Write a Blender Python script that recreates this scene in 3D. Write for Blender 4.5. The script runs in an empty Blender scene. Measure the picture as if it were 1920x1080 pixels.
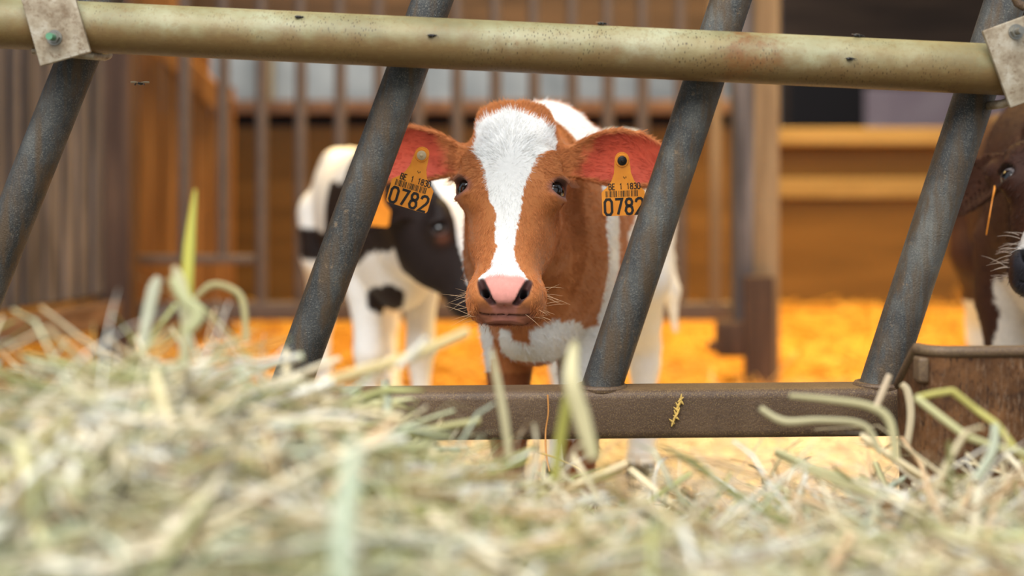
import bpy, bmesh, math, time
import numpy as np
from mathutils import Vector, Matrix

T0 = time.time()
SC = bpy.context.scene
COL = SC.collection
RNG = np.random.default_rng(7)

# ------------------------------------------------------------------ camera
CZ = 0.615            # lens height above the pen floor, camera at x=0,y=0 looking along +y
FPX = 1920 * 50 / 36  # focal length in pixels of a 1920 frame
cam_d = bpy.data.cameras.new('camera')
cam = bpy.data.objects.new('camera', cam_d)
COL.objects.link(cam)
cam.location = (0, 0, CZ)
cam.rotation_euler = (math.pi / 2, 0, 0)
cam_d.lens = 50
cam_d.sensor_width = 36
cam_d.shift_y = -0.125
cam_d.clip_start = 0.02
cam_d.dof.use_dof = True
cam_d.dof.focus_distance = 1.765
cam_d.dof.aperture_fstop = 1.9
SC.camera = cam


def P(px, py, d):
    """Point at distance d along the view direction for a pixel of the 1920x1080 photograph."""
    return Vector(((px - 960) * d / FPX, d, CZ - (py - 300) * d / FPX))


# ------------------------------------------------------------------ world, light, exposure
SC.view_settings.view_transform = 'Standard'
SC.view_settings.look = 'None'
SC.view_settings.gamma = 1
SC.view_settings.use_curve_mapping = False
SC.view_settings.exposure = 0.0
SC.cycles.use_denoising = True
SC.cycles.max_bounces = 6
SC.cycles.diffuse_bounces = 3
SC.cycles.glossy_bounces = 3
SC.cycles.transmission_bounces = 3
SC.cycles.caustics_reflective = False
SC.cycles.caustics_refractive = False

w = bpy.data.worlds.new('world')
SC.world = w
w.use_nodes = True
bg = w.node_tree.nodes['Background']
bg.inputs[0].default_value = (0.80, 0.90, 1.0, 1)
bg.inputs[1].default_value = 0.7


def area(name, loc, target, size, power, color, spread=math.pi):
    l = bpy.data.lights.new(name, 'AREA')
    l.shape = 'RECTANGLE'
    l.size, l.size_y = size
    l.energy = power
    l.color = color
    l.spread = spread
    o = bpy.data.objects.new(name, l)
    COL.objects.link(o)
    o.location = loc
    o.rotation_euler = (Vector(target) - Vector(loc)).to_track_quat('-Z', 'Y').to_euler()
    return o


# daylight from the open side of the barn, above and behind the camera
area('daylight_opening', (-0.5, -0.4, 3.1), (0.0, 1.9, 0.45), (3.2, 2.2), 198, (1.0, 0.985, 0.955))
# warm lamps under the pen roof
area('pen_lamp', (1.3, 4.3, 2.35), (1.0, 4.4, 0.0), (2.2, 1.4), 115, (1.0, 0.66, 0.22), 2.0)
area('pen_lamp', (-0.4, 4.5, 2.35), (-0.3, 4.4, 0.0), (1.6, 1.2), 60, (1.0, 0.66, 0.24), 2.0)
area('far_wall_fill', (-0.6, 6.9, 2.5), (-0.6, 8.0, 1.0), (3.0, 0.6), 70, (1.0, 0.98, 0.94))  # added fill light, no visible source, brightens the far wall

# ------------------------------------------------------------------ helpers


def srgb(r, g, b):
    c = np.array([r, g, b], float) / 255
    return np.where(c <= 0.04045, c / 12.92, ((c + 0.055) / 1.055) ** 2.4)


def tag(o, label=None, cat=None, group=None, kind=None):
    if label: o['label'] = label
    if cat: o['category'] = cat
    if group: o['group'] = group
    if kind: o['kind'] = kind
    return o


def empty(name, loc=(0, 0, 0), rz=0.0):
    o = bpy.data.objects.new(name, None)
    o.empty_display_size = 0.05
    COL.objects.link(o)
    o.location = loc
    o.rotation_euler = (0, 0, rz)
    return o


def mesh_np(name, V, F, mat, parent=None, smooth=True, color=None, world=False):
    """F: (n,3) or (n,4) int array."""
    V = np.asarray(V, np.float32)
    F = np.asarray(F, np.int32)
    if world and parent is not None:
        mw = np.array(parent_world(parent).inverted())
        V = V @ mw[:3, :3].T.astype(np.float32) + mw[:3, 3].astype(np.float32)
    k = F.shape[1]
    me = bpy.data.meshes.new(name)
    me.vertices.add(len(V))
    me.vertices.foreach_set('co', V.ravel())
    me.loops.add(F.size)
    me.loops.foreach_set('vertex_index', F.ravel())
    me.polygons.add(len(F))
    me.polygons.foreach_set('loop_start', np.arange(0, F.size, k, dtype=np.int32))
    me.polygons.foreach_set('use_smooth', np.full(len(F), smooth))
    me.update(calc_edges=True)
    if color is not None:
        a = me.color_attributes.new('coat', 'FLOAT_COLOR', 'POINT')
        c = np.ones((len(V), 4), np.float32)
        c[:, :3] = color
        a.data.foreach_set('color', c.ravel())
    me.materials.append(mat)
    o = bpy.data.objects.new(name, me)
    COL.objects.link(o)
    if parent is not None: o.parent = parent
    return o


def parent_world(o):
    m = Matrix.LocRotScale(o.location, o.rotation_euler, None)
    if o.parent: m = parent_world(o.parent) @ m
    return m


class MB:
    """Collects shapes (in world coordinates) for ONE mesh object."""

    def __init__(s):
        s.bm = bmesh.new()

    def box(s, lo, hi, bev=0.0, rot=None, about=None):
        c = [(a + b) / 2 for a, b in zip(lo, hi)]
        d = [abs(b - a) for a, b in zip(lo, hi)]
        r = bmesh.ops.create_cube(s.bm, size=1.0)
        vs = r['verts']
        bmesh.ops.scale(s.bm, vec=d, verts=vs)
        if bev > 0:
            es = list({e for v in vs for e in v.link_edges})
            rb = bmesh.ops.bevel(s.bm, geom=es, offset=min(bev, min(d) * 0.49), segments=3, profile=0.6, affect='EDGES', clamp_overlap=True)
            vs = list({v for f in rb['faces'] for v in f.verts} | {v for v in vs if v.is_valid})
        m = Matrix.Translation(c)
        if rot is not None:
            ab = Vector(about if about is not None else c)
            m = Matrix.Translation(ab) @ rot.to_4x4() @ Matrix.Translation(-ab) @ m
        bmesh.ops.transform(s.bm, matrix=m, verts=vs)
        return vs

    def tube(s, pts, rad, n=16, cap=True):
        pts = [Vector(p) for p in pts]
        if not hasattr(rad, '__len__'): rad = [rad] * len(pts)
        prev = None
        rings = []
        for i, p in enumerate(pts):
            t = (pts[min(i + 1, len(pts) - 1)] - pts[max(i - 1, 0)]).normalized()
            if prev is None:
                a = t.orthogonal().normalized()
            else:
                a = (prev - t * prev.dot(t)).normalized()
            prev = a
            b = t.cross(a)
            rings.append([s.bm.verts.new(p + (a * math.cos(2 * math.pi * k / n) + b * math.sin(2 * math.pi * k / n)) * rad[i]) for k in range(n)])
        for r0, r1 in zip(rings, rings[1:]):
            for k in range(n):
                s.bm.faces.new((r0[k], r0[(k + 1) % n], r1[(k + 1) % n], r1[k]))
        if cap:
            s.bm.faces.new(rings[0][::-1])
            s.bm.faces.new(rings[-1])

    def prism(s, poly, o, ex, ey, ez, t):
        """polygon (x,y list) in plane (ex,ey) at o, extruded t along ez"""
        o, ex, ey, ez = Vector(o), Vector(ex), Vector(ey), Vector(ez)
        a = [s.bm.verts.new(o + ex * x + ey * y) for x, y in poly]
        b = [s.bm.verts.new(o + ex * x + ey * y + ez * t) for x, y in poly]
        s.bm.faces.new(a[::-1])
        s.bm.faces.new(b)
        n = len(poly)
        for i in range(n):
            s.bm.faces.new((a[i], a[(i + 1) % n], b[(i + 1) % n], b[i]))

    def ball(s, c, r, seg=12, sc=(1, 1, 1)):
        q = bmesh.ops.create_uvsphere(s.bm, u_segments=seg, v_segments=max(6, seg // 2), radius=r)
        bmesh.ops.scale(s.bm, vec=sc, verts=q['verts'])
        bmesh.ops.translate(s.bm, vec=c, verts=q['verts'])
        return q['verts']

    def build(s, name, mat, parent=None, smooth=True, angle=0.7):
        bmesh.ops.recalc_face_normals(s.bm, faces=s.bm.faces[:])
        me = bpy.data.meshes.new(name)
        if parent is not None:
            bmesh.ops.transform(s.bm, matrix=parent_world(parent).inverted(), verts=s.bm.verts[:])
        if smooth:
            for f in s.bm.faces: f.smooth = True
            for e in s.bm.edges:
                if len(e.link_faces) == 2 and e.calc_face_angle(0) > angle: e.smooth = False
        s.bm.to_mesh(me)
        s.bm.free()
        me.materials.append(mat)
        o = bpy.data.objects.new(name, me)
        COL.objects.link(o)
        if parent is not None: o.parent = parent
        return o


# ------------------------------------------------------------------ materials


class NT:
    def __init__(s, name, rough=0.6, metal=0.0, spec=0.5):
        s.m = bpy.data.materials.new(name)
        s.m.use_nodes = True
        s.t = s.m.node_tree
        s.b = s.t.nodes['Principled BSDF']
        s.b.inputs['Roughness'].default_value = rough
        s.b.inputs['Metallic'].default_value = metal
        s.b.inputs['Specular IOR Level'].default_value = spec
        s.co = s.t.nodes.new('ShaderNodeTexCoord').outputs['Object']

    def n(s, kind, **kw):
        x = s.t.nodes.new(kind)
        for k, v in kw.items(): setattr(x, k, v)
        return x

    def map(s, scale, rot=(0, 0, 0)):
        m = s.n('ShaderNodeMapping')
        m.inputs['Scale'].default_value = scale
        m.inputs['Rotation'].default_value = rot
        s.t.links.new(s.co, m.inputs[0])
        return m.outputs[0]

    def noise(s, scale, detail=4, vec=None, rough=0.55, dist=0.0):
        x = s.n('ShaderNodeTexNoise')
        x.inputs['Scale'].default_value = scale
        x.inputs['Detail'].default_value = detail
        x.inputs['Roughness'].default_value = rough
        x.inputs['Distortion'].default_value = dist
        s.t.links.new(vec if vec is not None else s.co, x.inputs['Vector'])
        return x.outputs['Fac']

    def ramp(s, fac, stops, interp='LINEAR'):
        r = s.n('ShaderNodeValToRGB')
        r.color_ramp.interpolation = interp
        e = r.color_ramp.elements
        while len(e) < len(stops): e.new(0.5)
        for q, (p, c) in zip(e, stops):
            q.position = p
            q.color = (*c, 1) if hasattr(c, '__len__') else (c, c, c, 1)
        s.t.links.new(fac, r.inputs[0])
        return r.outputs[0]

    def mix(s, fac, a, b, mode='MIX'):
        x = s.n('ShaderNodeMix', data_type='RGBA', blend_type=mode)
        for sock, v in ((x.inputs[0], fac), (x.inputs[6], a), (x.inputs[7], b)):
            if isinstance(v, bpy.types.NodeSocket): s.t.links.new(v, sock)
            elif hasattr(v, '__len__'): sock.default_value = (*v, 1)
            elif sock.type == 'RGBA': sock.default_value = (v, v, v, 1)
            else: sock.default_value = v
        return x.outputs[2]

    def color(s, c):
        if isinstance(c, bpy.types.NodeSocket): s.t.links.new(c, s.b.inputs['Base Color'])
        else: s.b.inputs['Base Color'].default_value = (*c, 1)
        return s

    def rough(s, c):
        s.t.links.new(c, s.b.inputs['Roughness'])
        return s

    def bump(s, h, strength=0.3, dist=0.002):
        x = s.n('ShaderNodeBump')
        x.inputs['Strength'].default_value = strength
        x.inputs['Distance'].default_value = dist
        s.t.links.new(h, x.inputs['Height'])
        s.t.links.new(x.outputs[0], s.b.inputs['Normal'])
        return s

    def attr(s, name):
        a = s.n('ShaderNodeAttribute', attribute_name=name)
        return a.outputs['Color']


def mat_plain(name, rgb, rough=0.6, metal=0.0, spec=0.5):
    t = NT(name, rough, metal, spec)
    f = t.noise(40, 3)
    c = srgb(*rgb)
    return t.color(t.ramp(f, [(0.3, c * 0.82), (0.7, np.minimum(c * 1.12, 1))])).m


def mat_pipe():
    t = NT('weathered_rail_paint', 0.50, 0.0, 0.4)
    base = t.ramp(t.noise(9, 5), [(0.30, srgb(106, 95, 62)), (0.50, srgb(138, 132, 96)), (0.72, srgb(166, 166, 136))])
    streak = t.noise(1.0, 5, t.map((6, 30, 30)))
    base = t.mix(t.ramp(streak, [(0.45, 0.0), (0.75, 0.55)]), base, srgb(150, 128, 82))
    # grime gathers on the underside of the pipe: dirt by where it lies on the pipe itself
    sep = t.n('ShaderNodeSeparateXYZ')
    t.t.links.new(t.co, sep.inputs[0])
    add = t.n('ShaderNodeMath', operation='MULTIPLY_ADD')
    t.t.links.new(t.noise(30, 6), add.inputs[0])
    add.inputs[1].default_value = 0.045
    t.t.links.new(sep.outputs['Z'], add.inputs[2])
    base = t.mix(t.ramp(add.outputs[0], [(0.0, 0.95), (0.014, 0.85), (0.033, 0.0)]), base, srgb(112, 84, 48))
    base = t.mix(t.ramp(t.noise(110, 6, rough=0.75), [(0.50, 0.0), (0.66, 0.55)]), base, srgb(126, 104, 62))
    rust = t.ramp(t.noise(5.5, 6, rough=0.7), [(0.61, 0.0), (0.68, 0.75)])
    base = t.mix(rust, base, srgb(120, 76, 38))
    vo = t.n('ShaderNodeTexVoronoi')
    vo.inputs['Scale'].default_value = 1.0
    t.t.links.new(t.map((430, 170, 130)), vo.inputs['Vector'])
    dots = t.mix(t.ramp(vo.outputs['Distance'], [(0.16, 1.0), (0.26, 0.0)]), 0.0, t.ramp(t.noise(14, 3), [(0.45, 0.0), (0.6, 1.0)]))
    base = t.mix(dots, base, srgb(60, 46, 28))
    t.color(base)
    t.bump(t.noise(160, 5, rough=0.7), 0.45, 0.001)
    return t.m


def mat_plate():
    t = NT('dirty_bracket_steel', 0.5, 0.25, 0.4)
    base = t.ramp(t.noise(35, 6, rough=0.65), [(0.3, srgb(112, 92, 70)), (0.5, srgb(158, 144, 122)), (0.72, srgb(190, 182, 166))])
    t.color(t.mix(t.ramp(t.noise(160, 4, rough=0.7), [(0.54, 0.0), (0.68, 0.6)]), base, srgb(104, 78, 52)))
    t.bump(t.noise(200, 4), 0.3, 0.001)
    return t.m


def mat_bar():
    t = NT('dark_galvanised_tube', 0.42, 0.5, 0.5)
    base = t.ramp(t.noise(11, 6, rough=0.65), [(0.3, srgb(40, 40, 39)), (0.5, srgb(72, 73, 73)), (0.72, srgb(112, 111, 105))])
    fine = t.noise(650, 3)
    base = t.mix(t.ramp(fine, [(0.52, 0.0), (0.72, 0.55)]), base, srgb(150, 146, 134))
    streak = t.noise(1.0, 5, t.map((70, 70, 9), (0, math.radians(22), 0)), rough=0.6)
    base = t.mix(t.ramp(streak, [(0.45, 0.0), (0.62, 0.8)]), base, srgb(94, 76, 56))
    crust = t.mix(t.ramp(t.noise(120, 5, rough=0.7), [(0.60, 0.0), (0.68, 0.8)]), 0.0, t.ramp(t.noise(9, 3), [(0.45, 0.0), (0.62, 1.0)]))
    base = t.mix(crust, base, srgb(150, 126, 98))
    t.color(base)
    t.rough(t.ramp(t.noise(25, 4), [(0.3, 0.34), (0.7, 0.58)]))
    t.bump(t.noise(420, 5, rough=0.75), 0.8, 0.0016)
    return t.m


def mat_rail():
    t = NT('dusty_steel_tube', 0.55, 0.15, 0.4)
    base = t.ramp(t.noise(10, 5), [(0.3, srgb(66, 50, 40)), (0.6, srgb(98, 78, 62)), (0.8, srgb(120, 100, 78))])
    base = t.mix(t.ramp(t.noise(800, 3), [(0.52, 0.0), (0.70, 0.7)]), base, srgb(158, 130, 84))
    base = t.mix(t.ramp(t.noise(40, 5, rough=0.7), [(0.55, 0.0), (0.70, 0.5)]), base, srgb(58, 46, 40))
    t.color(base)
    t.bump(t.noise(260, 4), 0.5, 0.0015)
    return t.m


def mat_rust():
    t = NT('rusty_sheet_steel', 0.55, 0.15, 0.4)
    base = t.ramp(t.noise(22, 6, rough=0.7), [(0.32, srgb(58, 36, 22)), (0.5, srgb(98, 64, 36)), (0.68, srgb(126, 86, 52))])
    scr = t.mix(t.ramp(t.noise(1.0, 5, t.map((240, 240, 70)), rough=0.65), [(0.50, 0.0), (0.68, 0.6)]), 0.0, t.ramp(t.noise(7, 4), [(0.42, 0.15), (0.60, 1.0)]))
    base = t.mix(scr, base, srgb(148, 124, 102))
    base = t.mix(t.ramp(t.noise(1.0, 4, t.map((300, 300, 110))), [(0.56, 0.0), (0.66, 0.8)]), base, srgb(46, 28, 18))
    t.color(base)
    t.bump(t.noise(1.0, 5, t.map((200, 200, 80))), 0.6, 0.002)
    return t.m


def mat_wood(name, c0, c1, c2, axis='z', scale=1.0, rough=0.7):
    t = NT(name, rough, 0.0, 0.3)
    sc = {'z': (26, 26, 2.2), 'x': (2.2, 26, 26), 'y': (26, 2.2, 26)}[axis]
    sc = tuple(q * scale for q in sc)
    oi = t.n('ShaderNodeObjectInfo')
    vadd = t.n('ShaderNodeVectorMath', operation='ADD')
    t.t.links.new(t.map(sc), vadd.inputs[0])
    comb = t.n('ShaderNodeMath', operation='MULTIPLY')
    t.t.links.new(oi.outputs['Random'], comb.inputs[0])
    comb.inputs[1].default_value = 37.0
    t.t.links.new(comb.outputs[0], vadd.inputs[1])
    f = t.noise(1.0, 5, vadd.outputs[0], dist=0.6)
    base = t.ramp(f, [(0.28, srgb(*c0)), (0.5, srgb(*c1)), (0.72, srgb(*c2))])
    tint = t.ramp(oi.outputs['Random'], [(0.0, 0.72), (1.0, 1.0)])
    base = t.mix(1.0, base, tint, 'MULTIPLY')
    t.color(base)
    t.bump(f, 0.4, 0.003)
    return t.m


def mat_concrete(name, c0, c1):
    t = NT(name, 0.85, 0, 0.2)
    t.color(t.ramp(t.noise(6, 6), [(0.3, srgb(*c0)), (0.7, srgb(*c1))]))
    t.bump(t.noise(60, 4), 0.3, 0.003)
    return t.m


def mat_attr(name, rough=0.75, spec=0.2, sss=0.0, noise=0.0, sheen=0.0):
    t = NT(name, rough, 0, spec)
    c = t.attr('coat')
    if noise:
        f = t.ramp(t.noise(180, 3), [(0.3, 1 - noise), (0.7, 1.0)])
        c = t.mix(1.0, c, f, 'MULTIPLY')
    t.color(c)
    if sss:
        t.b.inputs['Subsurface Weight'].default_value = sss
        t.b.inputs['Subsurface Radius'].default_value = (0.010, 0.003, 0.002)
        t.b.inputs['Subsurface Scale'].default_value = 1.0
    if sheen:
        t.b.inputs['Sheen Weight'].default_value = sheen
    return t.m


def mat_hay(name, trans=0.25):
    """thin dry blades: diffuse plus some light passing through"""
    t = NT(name, 0.55, 0, 0.3)
    c = t.attr('coat')
    t.color(c)
    tr = t.n('ShaderNodeBsdfTranslucent')
    t.t.links.new(c, tr.inputs[0])
    mx = t.n('ShaderNodeMixShader')
    mx.inputs[0].default_value = trans
    t.t.links.new(t.b.outputs[0], mx.inputs[1])
    t.t.links.new(tr.outputs[0], mx.inputs[2])
    out = [q for q in t.t.nodes if q.type == 'OUTPUT_MATERIAL'][0]
    t.t.links.new(mx.outputs[0], out.inputs[0])
    return t.m


M = dict(
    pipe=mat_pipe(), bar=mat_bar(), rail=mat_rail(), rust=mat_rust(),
    plate=mat_plate(),
    bolt=mat_plain('bolt_steel', (150, 146, 136), 0.35, 0.8),
    green=mat_plain('green_bolt_tip', (84, 136, 104), 0.5),
    plank=mat_wood('grey_brown_planks', (50, 46, 49), (88, 82, 85), (124, 116, 118)),
    beam=mat_wood('brown_beam', (82, 60, 48), (116, 90, 74), (140, 114, 94), 'y'),
    post=mat_wood('dark_post', (52, 38, 32), (78, 58, 48), (102, 78, 62)),
    lightpost=mat_wood('tan_post', (100, 80, 58), (132, 108, 82), (154, 132, 104)),
    gold=mat_wood('golden_boards', (92, 58, 24), (126, 84, 38), (156, 110, 56)),
    wallwood=mat_wood('ochre_boards', (82, 58, 22), (104, 74, 31), (120, 88, 42), 'x', 0.4),
    ledge=mat_wood('pale_ledge', (132, 108, 66), (152, 126, 80), (168, 142, 96), 'x'),
    gate=mat_plain('worn_gate_steel', (92, 78, 70), 0.5, 0.2),
    grey=mat_concrete('grey_concrete', (128, 132, 132), (164, 166, 164)),
    mauve=mat_concrete('mauve_render', (150, 132, 140), (174, 158, 162)),
    dark=mat_plain('dark_opening_and_shade', (26, 22, 24), 0.9),  # the opening, plus painted shade under the ledge and behind the planks
    darkwood=mat_wood('dark_old_boards', (48, 36, 28), (70, 54, 42), (92, 72, 56), 'x', 0.6),
    coat=mat_attr('short_coat', 0.62, 0.25, sss=0.0, noise=0.12, sheen=0.15),
    coatdark=mat_attr('dark_short_coat', 0.6, 0.15, noise=0.15),
    tagm=mat_plain('orange_plastic', (255, 154, 52), 0.45, 0, 0.35),
    ink=mat_plain('black_print', (34, 28, 24), 0.6),
    barink=mat_plain('brown_print', (88, 62, 26), 0.6),
    pin_light=mat_plain('pale_pin', (206, 180, 140), 0.45),
    pin_dark=mat_plain('black_pin', (30, 27, 26), 0.35),
    fly=mat_plain('fly_black', (26, 22, 20), 0.4),
    wing=mat_plain('fly_wing', (190, 180, 165), 0.3),
    hay=mat_hay('hay_blades', 0.22), straw=mat_hay('straw_blades', 0.2),
)


def mat_eye():
    t = NT('wet_eye', 0.06, 0, 0.6)
    t.color(t.attr('coat'))
    t.b.inputs['Coat Weight'].default_value = 0.6
    t.b.inputs['Coat Roughness'].default_value = 0.03
    return t.m


def mat_hair():
    t = NT('hair_strand', 0.55, 0, 0.35)
    t.color(t.attr('hair_color'))
    return t.m


M['eye'] = mat_eye()
M['hair'] = mat_hair()

# ------------------------------------------------------------------ numpy noise


def vnoise(p, scale, seed=0):
    q = np.asarray(p, np.float64) * scale + seed * 17.31
    i = np.floor(q).astype(np.int64)
    f = q - i
    f = f * f * (3 - 2 * f)

    def h(ix, iy, iz):
        n = (ix * 374761393 + iy * 668265263 + iz * 2147483647 + seed * 144665) & 0xffffffff
        n = ((n ^ (n >> 13)) * 1274126177) & 0xffffffff
        n = n ^ (n >> 16)
        return (n & 0xffff) / 65535.0
    r = 0
    for dx in (0, 1):
        for dy in (0, 1):
            for dz in (0, 1):
                wgt = (f[:, 0] if dx else 1 - f[:, 0]) * (f[:, 1] if dy else 1 - f[:, 1]) * (f[:, 2] if dz else 1 - f[:, 2])
                r = r + wgt * h(i[:, 0] + dx, i[:, 1] + dy, i[:, 2] + dz)
    return r * 2 - 1


def fbm(p, scale, seed=0, oct=3):
    r, a = 0, 1.0
    for k in range(oct):
        r = r + a * vnoise(p, scale * 2 ** k, seed + k)
        a *= 0.5
    return r


def sstep(a, b, x):
    t = np.clip((x - a) / (b - a), 0, 1)
    return t * t * (3 - 2 * t)


# ------------------------------------------------------------------ implicit surfaces


def smin(a, b, k):
    h = np.clip(0.5 + 0.5 * (b - a) / k, 0, 1)
    return b + (a - b) * h - k * h * (1 - h)


def smax(a, b, k):
    return -smin(-a, -b, k)


def ell(x, y, z, rx, ry, rz):
    k0 = np.sqrt((x / rx) ** 2 + (y / ry) ** 2 + (z / rz) ** 2)
    k1 = np.sqrt((x / rx ** 2) ** 2 + (y / ry ** 2) ** 2 + (z / rz ** 2) ** 2)
    return k0 * (k0 - 1) / np.maximum(k1, 1e-6)


def cone(p, a, b, ra, rb):
    a, b = np.asarray(a, float), np.asarray(b, float)
    ab = b - a
    t = np.clip(((p - a) @ ab) / (ab @ ab), 0, 1)
    q = p - a - t[:, None] * ab
    return np.sqrt((q * q).sum(1)) - (ra + (rb - ra) * t)


def loft(x, s, z, keys, p=2.3):
    """tube along s with half width, top and bottom by s"""
    k = np.array(keys, float)
    sc = np.clip(s, k[0, 0], k[-1, 0])
    ww = np.interp(sc, k[:, 0], k[:, 1])
    tp = np.interp(sc, k[:, 0], k[:, 2])
    bt = np.interp(sc, k[:, 0], k[:, 3])
    c, h = (tp + bt) / 2, (tp - bt) / 2
    zz = z - c
    q = (np.abs(x / ww) ** p + np.abs(zz / h) ** p) ** (1 / p)
    r = np.sqrt(x * x + zz * zz)
    d = np.where(q > 1e-4, r * (1 - 1 / np.maximum(q, 1e-4)), -np.minimum(ww, h))
    d = np.maximum(d, -np.minimum(ww, h))
    ds = np.abs(s - sc)
    return np.where(ds > 0, np.hypot(np.maximum(d, 0), ds), d)


def smooth_keys(keys, n=60):
    """Catmull-Rom resampling of a key table so that lofts have no creases"""
    k = np.array(keys, float)
    s = np.linspace(k[0, 0], k[-1, 0], n)
    out = [s]
    for c in range(1, k.shape[1]):
        m = np.gradient(k[:, c], k[:, 0])
        i = np.clip(np.searchsorted(k[:, 0], s) - 1, 0, len(k) - 2)
        h = k[i + 1, 0] - k[i, 0]
        t = (s - k[i, 0]) / h
        out.append((2 * t**3 - 3 * t**2 + 1) * k[i, c] + (t**3 - 2 * t**2 + t) * h * m[i] + (-2 * t**3 + 3 * t**2) * k[i + 1, c] + (t**3 - t**2) * h * m[i + 1])
    return np.stack(out, 1)


def surface(f, lo, hi, h):
    """surface nets of f(points)->distance in the box, evaluated in a narrow band only"""
    lo, hi = np.array(lo, float), np.array(hi, float)
    C = 4
    n = np.ceil((hi - lo) / (h * C)).astype(int) + 1
    ax = [lo[i] + np.arange(n[i]) * h * C for i in range(3)]
    G = np.stack(np.meshgrid(*ax, indexing='ij'), -1).reshape(-1, 3)
    fc = f(G).reshape(n)
    N = (n - 1) * C + 1
    near = np.abs(fc) < h * C * 2.0
    # a coarse cell is active when one of its corners is near the surface
    act = np.zeros(n - 1, bool)
    for dx in (0, 1):
        for dy in (0, 1):
            for dz in (0, 1):
                act |= near[dx:n[0] - 1 + dx, dy:n[1] - 1 + dy, dz:n[2] - 1 + dz]
    F = np.repeat(np.repeat(np.repeat(fc, C, 0), C, 1), C, 2)[:N[0], :N[1], :N[2]].astype(np.float32)
    fine = np.zeros(N, bool)
    a4 = np.repeat(np.repeat(np.repeat(act, C, 0), C, 1), C, 2)
    for dx in (0, 1):
        for dy in (0, 1):
            for dz in (0, 1):
                fine[dx:a4.shape[0] + dx, dy:a4.shape[1] + dy, dz:a4.shape[2] + dz] |= a4
    idx = np.argwhere(fine)
    for k in range(0, len(idx), 400000):
        ii = idx[k:k + 400000]
        F[ii[:, 0], ii[:, 1], ii[:, 2]] = f(lo + ii * h)
    ins = F < 0
    cs = np.zeros(N - 1, np.int8)
    for dx in (0, 1):
        for dy in (0, 1):
            for dz in (0, 1):
                cs += ins[dx:N[0] - 1 + dx, dy:N[1] - 1 + dy, dz:N[2] - 1 + dz]
    cells = np.argwhere((cs > 0) & (cs < 8))
    vid = np.full(N - 1, -1, np.int32)
    vid[cells[:, 0], cells[:, 1], cells[:, 2]] = np.arange(len(cells))
    acc = np.zeros((len(cells), 3))
    cnt = np.zeros(len(cells))
    for a in range(3):
        for o1 in (0, 1):
            for o2 in (0, 1):
                o = [0, 0, 0]
                b, c = [q for q in range(3) if q != a]
                o[b], o[c] = o1, o2
                i0 = cells + o
                i1 = i0.copy()
                i1[:, a] += 1
                f0 = F[i0[:, 0], i0[:, 1], i0[:, 2]]
                f1 = F[i1[:, 0], i1[:, 1], i1[:, 2]]
                cr = (f0 < 0) != (f1 < 0)
                t = np.where(cr, f0 / np.where(cr, f0 - f1, 1), 0)
                pt = i0.astype(float)
                pt[:, a] += t
                acc += np.where(cr[:, None], pt, 0)
                cnt += cr
    V = lo + acc / cnt[:, None] * h
    quads = []
    for a in range(3):
        b, c = (a + 1) % 3, (a + 2) % 3
        sl0 = [slice(None)] * 3
        sl1 = [slice(None)] * 3
        sl0[a], sl1[a] = slice(0, -1), slice(1, None)
        ch = ins[tuple(sl0)] != ins[tuple(sl1)]
        e = np.argwhere(ch)
        e = e[(e[:, b] > 0) & (e[:, c] > 0) & (e[:, b] < N[b] - 1) & (e[:, c] < N[c] - 1)]
        flip = ins[tuple(e.T)]
        q = []
        for ob, oc in ((-1, -1), (0, -1), (0, 0), (-1, 0)):
            z = e.copy()
            z[:, b] += ob
            z[:, c] += oc
            q.append(vid[z[:, 0], z[:, 1], z[:, 2]])
        q = np.stack(q, 1)
        q[~flip] = q[~flip][:, ::-1]
        quads.append(q)
    Q = np.concatenate(quads)
    Q = Q[(Q >= 0).all(1)]
    return V, Q


def relax(V, Q, it=2, lam=0.5):
    for _ in range(it):
        acc = np.zeros_like(V)
        cnt = np.zeros(len(V))
        for a, b in ((0, 1), (1, 2), (2, 3), (3, 0)):
            for i, j in ((a, b), (b, a)):
                for c in range(3):
                    acc[:, c] += np.bincount(Q[:, i], V[Q[:, j], c], len(V))
                cnt += np.bincount(Q[:, i], minlength=len(V))
        m = cnt > 0
        V = V.copy()
        V[m] += lam * (acc[m] / cnt[m][:, None] - V[m])
    return V


def vnormals(V, Q):
    n = np.cross(V[Q[:, 2]] - V[Q[:, 0]], V[Q[:, 3]] - V[Q[:, 1]])
    out = np.zeros_like(V)
    for k in range(4):
        for c in range(3):
            out[:, c] += np.bincount(Q[:, k], n[:, c], len(V))
    return out / np.maximum(np.linalg.norm(out, axis=1, keepdims=True), 1e-12)


def strands(name, pts, radii, col, parent):
    """pts (n,k,3), radii (k,) or (n,k), col (n,3) -> one hair-curve object"""
    n, k, _ = pts.shape
    hc = bpy.data.hair_curves.new(name)
    hc.add_curves([k] * n)
    hc.attributes['position'].data.foreach_set('vector', pts.astype(np.float32).ravel())
    r = hc.attributes.get('radius') or hc.attributes.new('radius', 'FLOAT', 'POINT')
    r.data.foreach_set('value', np.broadcast_to(radii, (n, k)).astype(np.float32).ravel())
    a = hc.attributes.new('hair_color', 'FLOAT_COLOR', 'CURVE')
    c = np.ones((n, 4), np.float32)
    c[:, :3] = col
    a.data.foreach_set('color', c.ravel())
    hc.materials.append(M['hair'])
    o = bpy.data.objects.new(name, hc)
    COL.objects.link(o)
    o.parent = parent
    o['kind'] = 'stuff'
    return o


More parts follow.
